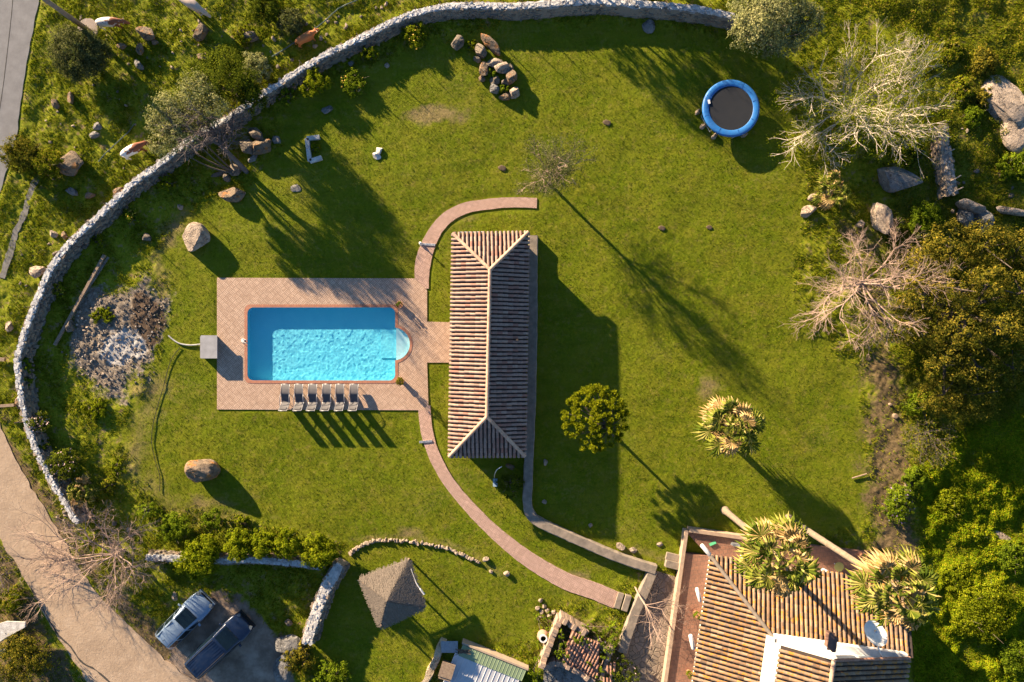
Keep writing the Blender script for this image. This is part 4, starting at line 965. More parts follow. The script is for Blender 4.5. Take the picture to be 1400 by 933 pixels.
# main house, its own axes turned 8 degrees
TH = R(-8); HC, HS = math.cos(TH), math.sin(TH); O0 = W(971, 760, 2.8)[:2]
def hp(u, v, z):  # u to the right along the eave, v down the picture
    return np.array([O0[0] + u * HC + v * HS, O0[1] + u * HS - v * HC, z])
house = thing('tiled_house', 'large whitewashed house with lichen-stained clay tile roofs at the bottom edge', 'house', tuple(hp(6, 6, 0)))
LEN, D0 = 13.9, 13.0; zE, zR, aa = 2.8, 4.55, 4.45
b = MB(); tiles(b, (hp(0, 0, zE), hp(LEN, 0, zE), hp(LEN, aa, zR), hp(aa, aa, zR)), .325, .45, seed=11); tiles(b, (hp(0, D0, zE), hp(0, 0, zE), hp(aa, aa, zR), hp(aa, D0, zR)), .325, .45, seed=12)
rf = part('roof', b, m_tileB, house)
b = MB(); b.slab((hp(0, 0, zE), hp(LEN, 0, zE), hp(LEN, aa, zR), hp(aa, aa, zR)), .1); b.slab((hp(0, D0, zE), hp(0, 0, zE), hp(aa, aa, zR), hp(aa, D0, zR)), .1); part('roof_deck', b, m_underroof, rf)
b = MB(); ridge(b, hp(0, 0, zE), hp(aa, aa, zR), .14, seed=3); part('ridge_tiles', b, m_coping, rf)
b = MB(); b.prism([tuple(hp(u, v, 0)[:2]) for u, v in ((.7, .7), (LEN - .3, .7), (LEN - .3, D0), (.7, D0))], -.1, zE + .1); part('wall', b, m_white, house, fix=True)
# upper storey with gable facing up the picture
zW, zP, zX = 6.0, 7.25, 5.1; uW, uP, uX = 4.35, 7.15, 13.25; v0 = 4.2
b = MB(); up = [(uW + .12, 2.5), (uW + .12, zW - .06), (uP, zP - .1), (uX - .15, zX - .06), (uX - .15, 2.5)]; n_ = 5
vv = [hp(u, v0 + .35, z) for u, z in up] + [hp(u, D0, z) for u, z in up]
b.add(vv, [tuple(range(n_)), tuple(range(n_, 2 * n_))[::-1]] + [(i, (i + 1) % n_, n_ + (i + 1) % n_, n_ + i) for i in range(n_)]); part('upper_wall', b, m_white, house, fix=True)
b = MB(); tiles(b, (hp(uW - .05, D0, zW), hp(uW - .05, v0 + .1, zW), hp(uP, v0 + .1, zP), hp(uP, D0, zP)), .33, .45, seed=21); tiles(b, (hp(uX, v0 + .1, zX), hp(uX, D0, zX), hp(uP, D0, zP), hp(uP, v0 + .1, zP)), .33, .45, seed=22)
ur = part('upper_roof', b, m_tileB, house)
b = MB(); b.slab((hp(uW - .05, D0, zW), hp(uW - .05, v0 + .1, zW), hp(uP, v0 + .1, zP), hp(uP, D0, zP)), .1); b.slab((hp(uX, v0 + .1, zX), hp(uX, D0, zX), hp(uP, D0, zP), hp(uP, v0 + .1, zP)), .1); part('roof_deck', b, m_underroof, ur)
b = MB(); ridge(b, hp(uP, v0, zP), hp(uP, D0, zP), .14, seed=5); part('ridge_tiles', b, m_ridgeA, ur)
b = MB(); ridge(b, hp(uX, v0 + .05, zX), hp(uP, v0 + .05, zP), .1, lift=.05, seed=6); part('verge_tiles', b, m_tileC, ur)
# white parapet ledge along the foot of the gable and of the west wall
b = MB(); b.box(hp((uW + uX) / 2, v0 + .12, 4.72), (uX - uW, .42, .5), TH); b.box(hp(uW - .16, v0 + 4.3, 4.72), (.5, 8.4, .5), TH); part('parapet', b, m_white, house)
for v_ in (8.2, 10.0):
    b = MB(); b.box(hp(uW + .1, v_, 5.4), (.06, .7, .7), TH); fr = part('window', b, M_plain('window_frame', (.25, .13, .08), .7), house); b = MB(); b.box(hp(uW + .06, v_, 5.4), (.02, .55, .55), TH); part('pane', b, m_glass, fr)
b = MB(); b.box(W(1136, 877, 6.5), (.24, .95, 1.1), TH); b.box(W(1136, 877, 7.09), (.34, 1.1, .08), TH); ck = part('chimney', b, M_plain('sooty_brick', (.2, .1, .07), .9, 0, (.1, .06, .05), 8), house)
# porch round the house: red tiled terrace, outer edge wall, arches
b = MB(); b.slab([hp(-1.35, -.95, .5), hp(LEN, -1.25, .5), hp(LEN, .7, .5), hp(.7, .7, .5), hp(.7, D0, .5), hp(-1.35, D0, .5)][:4] , .55); b.slab([hp(-1.35, .705, .5), hp(.7, .705, .5), hp(.7, D0, .5), hp(-1.35, D0, .5)], .55)
m_redtile = M_brick('red_terrace_tile', (.25, .12, .075), (.19, .09, .06), (.12, .075, .055), TH, 1, .3, .3)
part('porch', b, m_redtile, house)
b = MB(); b.box(hp(-1.25, D0 / 2 - .5, .3), (.26, D0 + 1, .8), TH); b.box(hp(1.1, -1.05, .3), (4.3, .26, .85), TH); part('porch_wall', b, M_plain('sand_coping', (.42, .3, .21), .9, 0, (.3, .21, .15), 3), house)
for (px_, py_, l_, w_, rz) in ((955, 813.5, 1.0, .3, 105), (946, 878, 1.05, .34, 102), (966, 753.5, 1.15, .34, -50), (1019, 764, .8, .26, -30), (1132, 783, 1.0, .28, -28)):
    b = MB(); q = W(px_, py_, 2.55); e = np.array([math.cos(R(rz)), math.sin(R(rz)), 0]) * l_ / 2
    b.tube([q - e, q - e * .9, q, q + e * .9, q + e], [w_ * .3, w_ * .42, w_ * .46, w_ * .42, w_ * .3], 12)
    part('window_canopy', b, m_white, house, smooth=True)
# satellite dish
dq = hp(11.2, 4.45, 5.7); dish = thing('satellite_dish', 'large white satellite dish on the white gable of the tiled house', 'satellite dish', tuple(dq))
b = MB(); prof = [(0.001, 0), (.2, .012), (.4, .045), (.6, .1), (.8, .18)]; b.lathe(prof, n=28); b.lathe([(r_, z_ - .03) for r_, z_ in prof], n=28)
M_ = (Matrix.Rotation(R(-22), 4, 'Z') @ Matrix.Rotation(R(-40), 4, 'X')); me = b.mesh('reflector', smooth=True); me.transform(Matrix.Translation((W(1195, 867, 6.6) - dq)) @ M_); part('reflector', me, m_white, dish, world_xy=False)
b = MB(); cen = W(1195, 867, 6.6); b.tube([dq, cen - [0, 0, .05]], .05, 8); part('mast', b, m_gal, dish)
b = MB(); b.tube([cen + [-.1, -.3, 0], cen + [-.25, .45, .62]], .018, 5); b.box(cen + [-.25, .45, .66], (.12, .12, .18)); part('feed_arm', b, m_gal, dish)

# thatched shelter
ap = W(529, 822, 2.75); cs = [W(559, 765.5, 1.75), W(581.5, 831.5, 1.75), W(519.5, 859, 1.75), W(491, 791.5, 1.75)]
hut = thing('thatched_shelter', 'square garden shelter with a pointed thatched roof on wooden posts', 'shelter', tuple(W(536, 812)))
def thatch():
    b = MB()
    for k in range(4):
        a, c = cs[k], cs[(k + 1) % 4]; n = 9; m_ = 9; rows = []
        for i in range(m_ + 1):
            for j in range(n + 1):
                p = ap * (1 - i / m_) + (a * (1 - j / n) + c * (j / n)) * (i / m_); p = p + [0, 0, .05 * math.sin(math.pi * j / n) * i / m_ + .03 * vnoise(np.array([p[0] * 4]), np.array([p[1] * 4]), s=4)[0] * (0 < j < n)]; rows.append(p)
        b.add(np.array(rows), [(i * (n + 1) + j, i * (n + 1) + j + 1, (i + 1) * (n + 1) + j + 1, (i + 1) * (n + 1) + j) for i in range(m_) for j in range(n)])
        b.slab([a * .999 + ap * .001 - [0, 0, .02], c - [0, 0, .02], c * .9 + ap * .1 - [0, 0, .16], a * .9 + ap * .1 - [0, 0, .16]], .1)
        rg = np.random.default_rng(k); cnt = 1500   # reed strands lying down the slope
        s_, t_ = rg.random(cnt), rg.random(cnt) ** .6; P0 = ap * (1 - t_[:, None]) + (a * (1 - s_[:, None]) + c * s_[:, None]) * t_[:, None]; dn = ((a + c) / 2 - ap); dn /= np.linalg.norm(dn); sd = (c - a) / np.linalg.norm(c - a)
        P1 = P0 + dn * rg.uniform(.15, .32, (cnt, 1)) + sd * rg.normal(0, .03, (cnt, 1)) + [0, 0, .03]; w = sd * .014; up_ = np.array([0, 0, .035])
        v = np.stack([P0 - w + up_, P0 + w + up_, P1 + w + up_ * 1.1, P1 - w + up_ * 1.1], 1).reshape(-1, 3); b.add(v, np.arange(cnt * 4).reshape(-1, 4))
    return b
m_thatch = M_islandstone('thatch', [(.1, .08, .065), (.18, .145, .115), (.14, .115, .09), (.24, .19, .15)], .8)
rt = part('thatched_roof', thatch(), m_thatch, hut)
for c in cs:
    p = np.array(c) * .84 + np.array([*W(536, 812)[:2], 1.75]) * .16; b = MB(); b.tube([(p[0], p[1], -.05), (p[0], p[1], 1.95)], .075, 8); part('post', b, m_wood, hut)
b = MB(); q = [np.array(c) * .84 + np.array([*W(536, 812)[:2], 1.75]) * .16 for c in cs]
for k in range(4): b.beam((*q[k][:2], 1.72), (*q[(k + 1) % 4][:2], 1.72), .09)
part('beam', b, m_wood, hut)
b = MB(); b.tube(smooth_line([W(562, 778, 1.9), W(569, 797, 1.86), W(575, 806, 1.84), W(580, 813, 1.8)], 4), [.02] * 4 + [.04] * 4 + [.07] * 5, 6); solo('rolled_cloth', b, m_white, 'rolled pale cloth hanging along the edge of the thatched roof', 'cloth', W(570, 797, 1.85))

# shed with sheet-metal roof
shed = thing('metal_roofed_shed', 'low shed with white corrugated roof and a pale green strip at the bottom edge', 'shed', tuple(W(672, 915)))
def corr(mb, quad, pitch, amp, flatr=.7, th=.02):
    o, u, w, n = plane_frame(quad); P2 = [((np.array(p) - o) @ u, (np.array(p) - o) @ w) for p in quad]; u1 = P2[1][0]; x = 0.0; wm_ = (P2[2][1])
    k = int(u1 / pitch)
    xs = []
    for q in range(k + 1): xs += [(q * pitch, 0), (q * pitch + pitch * .05, amp), (q * pitch + pitch * .13, amp), (q * pitch + pitch * .18, 0)]
    xs = [(a, h) for a, h in xs if a <= u1]; lo = [o + u * a + n * h for a, h in xs]; hi = [o + u * a + w * wm_ + n * h for a, h in xs]; m_ = len(xs)
    mb.add(np.array(lo + hi), [(q, q + 1, m_ + q + 1, m_ + q) for q in range(m_ - 1)]); return mb
ux = (W(724, 918, 0) - W(632, 881, 0)); ux /= np.linalg.norm(ux); vx = np.array([ux[1], -ux[0], 0]);  # vx: down the picture
S0 = W(633, 884, 1.15)
def spt(u, v, z): return np.array([S0[0], S0[1], 0]) + ux * u + vx * v + np.array([0, 0, z])
m_green = M_plain('pale_green_sheet', (.24, .31, .18), .5, 0, (.19, .25, .14), 1.5); m_sheet = M_plain('white_metal_sheet', (.52, .53, .55), .5, .1, (.42, .43, .46), 1.5)
b = MB(); corr(b, (spt(0, 1.0, 1.1), spt(5.0, 1.0, 1.1), spt(5.0, .12, 1.16), spt(0, .12, 1.16)), .26, .012); part('green_roof_strip', b, m_green, shed)
b = MB(); corr(b, (spt(-.3, 5.0, .85), spt(5.0, 5.0, .85), spt(5.0, .9, 1.07), spt(-.3, .9, 1.07)), .36, .022); part('roof', b, m_sheet, shed)
b = MB(); b.box(spt(4.0, 2.0, 1.1), (.6, .5, .04), math.atan2(ux[1], ux[0])); part('roof_hatch', b, M_plain('rusty_patch', (.2, .12, .1), .8), shed)
b = MB(); b.beam(spt(-.1, 0, .6), spt(5.1, 0, .6), .13, 1.24); b.beam(spt(4.9, .12, .4), spt(4.9, 5.0, .4), .15, .8); b.beam(spt(.1, 1.2, .4), spt(.1, 5.0, .4), .15, .8); part('wall', b, m_wallA, shed)
b = MB(); corr(b, (W(602, 897, 1.0), W(628, 897, 1.0), W(630, 881, 1.05), W(606, 881, 1.05)), .2, .03); part('lean_to_roof', b, M_metal('dull_zinc', (.4, .42, .44), .6), shed)
for k, (a, c) in enumerate(((604, 896), (604, 884))):
    b = MB(); b.beam(W(a, c, -.05), W(a, c, .98), .09); part('post', b, m_wood, shed)
b = MB()
for k in range(16): p = W(633 + random.uniform(-6, 6), 892 + random.uniform(-3, 3), random.uniform(.68, .8)); a = random.uniform(-.4, .4); b.tube([p - [math.cos(a) * .35, math.sin(a) * .35, 0], p + [math.cos(a) * .35, math.sin(a) * .35, 0]], .02, 4)
solo('stick_bundle', b, m_bark, 'bundle of brown sticks lying on the corner of the white shed roof', 'firewood', W(633, 892, 1.2))
shed.location.z -= .5
solo('storage_box', MB().box(W(611, 917, .45), (.9, 1.0, .9), -.3).box(W(611, 917, .93), (1.0, 1.1, .06), -.3), m_wood, 'grey wooden box standing in the shade left of the white shed', 'box', W(611, 917))
solidwall('earth_bank_wall', [(606, 876), (602, 886), (599, 897), (594, 908), (589, 918), (583, 930), (578, 945)], .45, .5, M_rock('earth_wall', (.5, .4, .27), (.3, .22, .14), la=.8), 'rough curved sandy wall edging the sunken yard left of the shed', 'wall', .1)

# ruined outbuilding
ruin = thing('ruined_outbuilding', 'small overgrown roofless outbuilding with crumbling walls and a patch of broken clay tiles', 'ruin', tuple(W(775, 905)))
m_ruin = M_plain('crumbling_render', (.38, .27, .2), .95, 0, (.22, .16, .12), 3, .8, 10)
for ln, h_, w_ in (([(766, 847), (776, 852), (790, 861), (804, 869)], 1.3, .42), ([(766, 848), (759, 864), (752, 882), (745, 899), (740, 915)], 1.25, .4), ([(742, 914), (760, 907), (776, 912), (795, 922), (812, 934)], .9, .35), ([(838, 880), (830, 905), (822, 930)], .8, .3), ([(812, 878), (826, 888), (838, 896)], .9, .3)):
    P = [W(a, c, h_) for a, c in ln]; b = MB(); P = resample(P, .25)
    for q in range(len(P) - 1): hh_ = h_ * (1 + .12 * math.sin(q * 2.1) + rng.normal(0, .05)); b.beam((P[q][0], P[q][1], hh_ / 2 - .1), (P[q + 1][0] * 1.0, P[q + 1][1], hh_ / 2 - .1), w_ * (1 + rng.normal(0, .05)), hh_ + .2)
    part('wall', b, m_ruin, ruin)
b = MB(); tq = (W(817, 926, .75), W(768, 906, .75), W(782, 862, 1.3), W(820, 880, 1.3)); tq = (tq[0], tq[1], tq[2], tq[3]); tiles(b, tq, .24, .4, seed=31, miss=.06); b.slab(tq, .08); tiles(b, (W(836, 932, .8), W(824, 932, .8), W(832, 905, .9), W(842, 905, .9)), .24, .4, seed=32, miss=.1); part('broken_tiles', b, m_tileC, ruin)
b = MB(); b.slab([W(742, 945, .12), W(812, 945, .12), W(806, 925, .12), W(776, 912, .12), W(758, 906, .12), W(744, 914, .12)], .1); part('rubble_floor', b, m_rockgrey, ruin)
def vine(pts, label, n=None, leaf='bright', z=.5, r=.5, flowers=None):
    return plant('vine', 'climbing_plant', label, 'creeper', [(a, c, z, r * random.uniform(.7, 1.1), .4) for a, c in pts], leaf, dens=60, size=.055, per=34, trunk=.03, flowers=flowers)
vine([(768, 866), (772, 880), (764, 890), (770, 897), (790, 872), (800, 876)], 'green creeper spreading over the inside of the ruined outbuilding', z=1.25, r=.42)
vine([(796, 862), (808, 858), (820, 862), (832, 866), (842, 858), (838, 872)], 'bright creeper between the ruin and the courtyard wall', z=.6, r=.55)
vine([(806, 878), (822, 876), (834, 884), (828, 894)], 'leafy creeper with reddish leaves over the right side of the ruin', z=1.1, r=.45, flowers=(m_pinkf, 6))
vine([(735, 845), (748, 842), (757, 852), (750, 866), (742, 880)], 'creeper growing along the outside left of the ruin around the clay jar', z=.3, r=.45)
vine([(738, 900), (730, 915), (734, 930)], 'ivy at the bottom left corner of the ruin', z=.5, r=.5)
vine([(852, 905), (862, 915), (856, 928), (868, 930), (845, 920)], 'dark leafy creeper at the foot of the courtyard wall', z=.7, r=.6, leaf='dark', flowers=(m_pinkf, 6))
vine([(824, 915), (818, 930), (808, 905)], 'creeper beside the lower broken tiles of the ruin', z=.9, r=.35)
# ---------------------------------------------------------------- boulders and stones
_bm = bmesh.new(); bmesh.ops.create_icosphere(_bm, subdivisions=4, radius=1); _bm.verts.index_update()
ICO_V = np.array([v.co[:] for v in _bm.verts]); ICO_F = np.array([[v.index for v in f.verts] for f in _bm.faces]); _bm.free()
_bm = bmesh.new(); bmesh.ops.create_icosphere(_bm, subdivisions=3, radius=1); _bm.verts.index_update()
IC2_V = np.array([v.co[:] for v in _bm.verts]); IC2_F = np.array([[v.index for v in f.verts] for f in _bm.faces]); _bm.free()
def rock_mb(rx, ry, h, seed, cuts=13, small=False, rough=.1):
    rg = np.random.default_rng(seed); v = (IC2_V if small else ICO_V).copy()
    for k in range(cuts):
        n = rg.normal(0, 1, 3); n[2] *= .7; n /= np.linalg.norm(n); d = rg.uniform(.52, .84); e = v @ n - d; v = v - np.where(e > 0, e, 0)[:, None] * n
    s = rg.uniform(0, 99)
    v = v * (1 + rough * fbm(v[:, 0] * 2.2 + s, v[:, 1] * 2.2, v[:, 2] * 2.2, s=2, o=4))[:, None]
    m = np.abs(v).max(0); v = v / m * np.array([rx, ry, h * .62]); v[:, 2] += h * .38
    return v, (IC2_F if small else ICO_F)
def rock(px, py, rx, ry, rot, h, m, label, group=None, name='boulder', cat='boulder', seed=None, small=False, cuts=13, z=0):
    """rx, ry in px; rot in degrees clockwise on the photo"""
    v, f = rock_mb(rx / K, ry / K, h, seed or int(px * 7 + py * 3), cuts, small); a = -R(rot); c, s = math.cos(a), math.sin(a)
    v = np.stack([v[:, 0] * c - v[:, 1] * s, v[:, 0] * s + v[:, 1] * c, v[:, 2]], 1)
    w = W(px, py, h * .6 + z); base = np.array([w[0], w[1], float(gz(w[0], w[1])) - .04 + z]); mb = MB(); mb.add(v + base, f)
    return solo(name, mb, m, label, cat, base, group, smooth=False)
B = rock
B(262, 326, 20, 23, 20, 1.15, m_rockpale, 'large pale angular boulder standing alone on the lawn above the ash heap', seed=4)
B(274, 644, 24, 18, 10, 1.35, m_rockorange, 'large tan boulder standing alone on the lawn near the bottom left', seed=9, cuts=8)
B(318, 265, 21, 11, 3, .8, m_rockorange, 'long orange-lichened boulder at the lawn edge under the leaning trees')
B(357, 201, 16, 12, -10, .9, m_rockorange, 'rounded boulder with orange lichen at the right of the boulder pile by the wall')
B(338, 200, 12, 11, 20, .8, m_rock, 'brown mossy boulder left of the orange one in the pile by the wall')
B(350, 182, 14, 8, 30, .8, m_rock, 'dark elongated boulder at the top of the pile by the wall')
B(377, 191, 7, 6, 30, .4, m_rockgrey, 'small pale grey stone at the right end of the boulder pile', small=True)
B(345, 216, 8, 5, -30, .35, m_rockgrey, 'bluish grey stone below the boulder pile', small=True)
B(320, 232, 10, 9, 20, .6, m_rock, 'brown boulder between the twisted trunks')
B(308, 243, 6, 6, 20, .4, m_rock, 'small stone at the foot of the twisted trunk', small=True)
B(298, 238, 14, 3.5, -12, .3, m_bark, 'sawn log lying beside the twisted trunk', name='log', cat='log', small=True)
B(93, 224, 20, 19, 25, 1.0, m_rockorange, 'brown flat-topped boulder beside the brownish bush near the paved road')
B(198, 46, 14, 10, 15, .8, m_rockorange, 'orange-lichened boulder just right of the grazing pale-backed cow')
B(210, 57, 6, 4, 15, .3, m_rockorange, 'small orange stone touching the boulder right of the upper cow', small=True)
B(273, 41, 14, 8, -48, .8, m_rockorange, 'upright slanting orange boulder below the pale cow')
B(274, 76, 9, 6, 5, .4, m_rockorange, 'flat brown boulder below the slanting orange one')
B(191, 67, 6, 9, 10, .45, m_rockorange, 'small lichened boulder below the upper cow, middle one', small=True)
B(166, 62, 8, 5, 10, .35, m_rockorange, 'small flat stone at the feet of the upper cow', small=True)
B(189, 88, 5, 9, -35, .5, m_rockgrey, 'thin upright grey stone below the lichened boulders', small=True)
B(96, 134, 5, 9, 5, .5, m_rockorange, 'small upright brown stone in the pasture below the dark olive bush', small=True)
B(74, 141, 5, 8, -10, .45, m_rockorange, 'small reddish stone left of another upright stone in the pasture', small=True)
B(132, 172, 7, 6, 10, .4, m_rockgrey, 'pale bluish stone above another in the middle of the pasture', small=True)
B(128, 184, 7, 5, -30, .35, m_rockgrey, 'flat bluish stone just below its twin in the pasture', small=True)
B(340, 50, 12, 8, 0, .6, m_rock, 'mossy boulder at the top beside the dry bush')
B(258, 172, 3.5, 8, 5, .5, m_rockpale, 'slim white upright stone under the olive crown by the wall', small=True)
B(49, 371, 11, 10, 15, .6, m_rockpale, 'round pinkish boulder just outside the wall at the left')
B(75, 347, 5, 6, 10, .4, m_rock, 'brown stone set against the outer side of the wall', small=True)
B(97, 262, 9, 5, 30, .4, m_rockgrey, 'blue-grey stone below the flat-topped boulder', small=True)
B(121, 266, 8, 5, -10, .4, m_rockorange, 'reddish flat stone right of the blue-grey one', small=True)
B(161, 262, 9, 7, -25, .5, m_rockorange, 'orange stone close outside the wall', small=True)
B(71, 320, 7, 5, 10, .35, m_rockpale, 'pinkish stone on the rough slope outside the wall', small=True)
B(87, 322, 5, 6, 10, .35, m_rockorange, 'brown stone right of the pinkish one on the slope', small=True)
B(10, 447, 5, 8, -10, .4, m_rockpale, 'pale stone at the left edge outside the wall', small=True)
B(24, 551, 5, 10, -5, .5, m_rockorange, 'orange rounded stone built against the outside of the wall bend', small=True)
B(200, 325, 7, 6, 10, .4, m_rock, 'dark stone in the grass left of the large pale boulder', small=True)
B(245, 283, 5, 4, 0, .3, m_rockpale, 'small pale stone above the large pale boulder', small=True)
B(93, 446, 6, 9, 0, .5, m_rock, 'dark block beside the lower part of the long plank', small=True)
# rock garden
for k, (a, c, rx, ry, ro, h, mm, lab) in enumerate((
 (627, 57, 11, 9, -20, .8, m_rock, 'leftmost boulder of the rock garden on the lawn'),
 (670, 59, 20, 7, 38, .9, m_rockorange, 'longest slab of the rock garden, pointing down right'),
 (656, 68, 10, 10, 10, .8, m_rock, 'rounded boulder under the long slab of the rock garden'),
 (652, 80, 6, 5, 10, .4, m_rock, 'small stone under the rounded boulder in the rock garden'),
 (678, 86, 14, 7, -12, .6, m_rockpale, 'pale flat boulder in the middle of the rock garden'),
 (686, 93, 11, 8, -20, .7, m_rockpale, 'pale rounded boulder right of the middle of the rock garden'),
 (662, 94, 7, 10, 10, .6, m_rockorange, 'upright brown boulder on the left side of the rock garden'),
 (698, 105, 9, 11, 10, .9, m_rockorange, 'tall orange boulder at the right edge of the rock garden'),
 (677, 108, 8, 7, 0, .5, m_rock, 'brown boulder low in the rock garden between two pale ones'),
 (690, 112, 7, 6, 20, .5, m_rock, 'dark brown stone below the tall orange boulder'),
 (675, 122, 8, 7, 40, .5, m_rockgrey, 'grey stone near the bottom of the rock garden'),
 (691, 132, 9, 5, 15, .45, m_rockorange, 'flat tan stone at the bottom of the rock garden'),
 (703, 126, 8, 9, 0, .7, m_rockpale, 'pale stone at the lower right corner of the rock garden'),
 (699, 92, 6, 6, 0, .5, m_rock, 'small stone behind the tall orange boulder'),
 (659, 107, 5, 5, 0, .35, m_rockorange, 'little reddish stone at the left bottom of the rock garden'),
)): B(a, c, rx, ry, ro, h, mm, lab, small=(rx < 9))
bush(645, 62, 9, .35, 'lime', 'small green plant growing between the two upper left boulders of the rock garden', dens=90)
bush(672, 100, 9, .4, 'bright', 'small green plant in the middle of the rock garden', dens=90)
bush(690, 122, 9, .4, 'bright', 'small green plant near the bottom of the rock garden', dens=90)
# others on the lawn
B(887, 35, 9, 11, -20, .3, m_rockgrey, 'grey flat slab lying in the wall shade at the top of the lawn', cuts=5)
B(518, 206, 5, 6, 20, .25, m_plaster, 'upper half of the small white stone pair on the lawn', small=True)
B(514, 213, 7, 5, 10, .22, m_plaster, 'lower half of the small white stone pair on the lawn', small=True)
B(405, 257, 8, 6, 0, .15, m_rockgrey, 'bluish flat stone in the tree shade on the lawn', small=True)
B(446, 150, 9, 5, -15, .25, m_rockgrey, 'white-grey stone in the shade right of the wall gap', small=True)
B(489, 121, 4, 5, 0, .25, m_rockpale, 'small pale stone beside the flowering shrub', small=True)
B(528, 89, 4.5, 4, 0, .22, m_rockpale, 'pinkish round stone on the lawn below the wall', small=True)
B(480, 86, 4.5, 4, 0, .22, m_rockgrey, 'grey stone at the wall foot left of the small shrub', small=True)
B(1229, 243, 32, 20, 20, 1.6, m_rockgrey, 'big grey-blue boulder below the budding tree', seed=77)
B(1206, 297, 14, 24, -8, 1.3, m_rockpale, 'pale upright boulder between the two bare trees', seed=5)
B(1178, 306, 6, 7, 20, .5, m_rockpale, 'small pale stone left of the pale upright boulder', small=True)
B(1106, 288, 12, 8, -35, .5, m_rockpale, 'pinkish rock at the foot of the low fan palm', small=True)
B(1111, 270, 7, 5, -10, .4, m_rockpale, 'small pale rock left of the low fan palm', small=True)
B(1332, 284, 24, 9, 25, 1.0, m_rockpale, 'long pale slab of rock at the right lying above two grey boulders', seed=3)
B(1326, 298, 13, 14, 10, 1.1, m_rockgrey, 'left one of two grey boulders in front of the long pale slab', seed=13)
B(1349, 302, 13, 16, 0, 1.2, m_rockgrey, 'right one of two grey boulders in front of the long pale slab', seed=23)
B(1385, 289, 26, 6, 12, .7, m_rockpale, 'narrow flat rock running to the right edge')
B(1374, 140, 28, 46, -25, .75, m_rockpale, 'large pale flat rock outcrop near the right edge', seed=15, cuts=5, name='rock_outcrop', cat='rock')
B(1396, 175, 26, 34, 10, .6, m_rockpale, 'lower half of the pale rock outcrop at the right edge', seed=25, cuts=5, name='rock_outcrop', cat='rock')
B(1300, 250, 12, 5, 0, .5, m_rockorange, 'orange stones at the lower end of the ruined wall on the right', small=True)
B(1372, 236, 10, 6, -20, .4, m_rockorange, 'brown stone below the pale rock outcrop', small=True)
B(395, 884, 20, 17, -30, .7, m_rockgrey, 'big grey flat rock at the lower end of the curved entrance wall', cuts=5)
B(388, 915, 16, 24, 5, .5, m_rockgrey, 'grey speckled rock at the bottom edge under the spiky bush', cuts=5)
B(393, 852, 6, 6, 0, .4, m_rock, 'pair-forming brown stone in the shade above the big grey flat rock', small=True)
B(238, 818, 4, 8, -10, .3, m_rockpale, 'white stone in the shade beside the silver car', small=True)
B(850, 748, 8, 5, 20, .35, m_rockpale, 'round sandy stone on the upper side of the garden wall', small=True)
B(866, 753, 6, 4, 20, .3, m_rockpale, 'smaller sandy stone right of the round one by the garden wall', small=True)
B(903, 745, 5, 4, 0, .2, m_rockpale, 'small sandy lump on the grass above the courtyard', small=True)
B(746, 633, 3, 5, 0, .2, m_rockpale, 'small white stone in the shade of the pool house', small=True)
B(744, 687, 3.5, 3.5, 0, .2, m_rockpale, 'small white stone by the bend of the garden wall', small=True)
B(807, 719, 3.5, 3.5, 0, .2, m_rockpale, 'small round pale stone in the shade above the garden wall', small=True)
B(1365, 735, 22, 8, 15, .2, m_rockpale, 'pale earth hump showing through the weeds on the right slope', cuts=5, name='earth_mound', cat='mound')
B(1243, 660, 6, 22, 5, .3, m_rockpale, 'bare sandy bank at the lower end of the soil strip', cuts=5, name='earth_mound', cat='mound')
for (a, c) in ((739, 822), (744, 830), (735, 832), (748, 836), (752, 843), (741, 838), (757, 838), (760, 848)): B(a, c, 3.6, 3.4, 0, .25, m_rockpale, 'pale cobble in the pile above the ruined outbuilding', 'pale cobbles above the ruin', name='cobble', cat='stone', small=True)
# stones edging the curved bed, one by one
EDGE = smooth_line([(478, 757), (487, 750), (500, 744), (515, 740), (535, 739), (556, 741), (576, 744), (596, 747), (612, 751), (628, 758), (642, 764), (655, 769)], 5)
for k, p in enumerate(EDGE): rock(p[0] + random.uniform(-1, 1), p[1] + random.uniform(-1, 1), random.uniform(2.4, 4), random.uniform(2, 3), random.uniform(0, 90), random.uniform(.18, .3), m_rockpale, 'pale stone set in the curved row edging the bed above the thatched shelter', 'edging stones of the curved bed', 'edging_stone', 'stone', seed=1000 + k, small=True)
B(664, 765, 5, 4, 0, .3, m_rockpale, 'larger white stone at the right end of the curved stone row', small=True)
B(692, 785, 5, 4, 0, .3, m_rockpale, 'lone white stone on the grass right of the curved stone row', small=True)
B(671, 782, 3, 3, 0, .2, m_rockpale, 'small stone between the curved row and the lone white stone', small=True)
# scattered small stones
_sv, _sf = rock_mb(.16, .12, .16, 3, 8, True); sm = MB(); sm.add(_sv, _sf); sme = [sm.mesh('small_stone')]; sme[0].materials.append(m_rockpale)
_sv, _sf = rock_mb(.14, .15, .15, 8, 8, True); sm = MB(); sm.add(_sv, _sf); sme.append(sm.mesh('small_stone')); sme[1].materials.append(m_rock)
rg = np.random.default_rng(77)
def scatter(poly, n, label, group, smin=.6, smax=1.6):
    xs = [p[0] for p in poly]; ys = [p[1] for p in poly]; k = 0
    while k < n:
        a, c = rg.uniform(min(xs), max(xs)), rg.uniform(min(ys), max(ys))
        if sdist(np.array([a]), np.array([c]), poly)[0] > 0 or paved(np.array([a]), np.array([c]))[0] < 4: continue
        o = bpy.data.objects.new('small_stone', sme[k % 2]); COL.objects.link(o); o.location = G(a, c, -.02); s = rg.uniform(smin, smax); o.scale = (s, s * rg.uniform(.7, 1.2), s * .9); o.rotation_euler = (0, 0, rg.uniform(0, 6)); tag(o, label, 'stone', group); k += 1
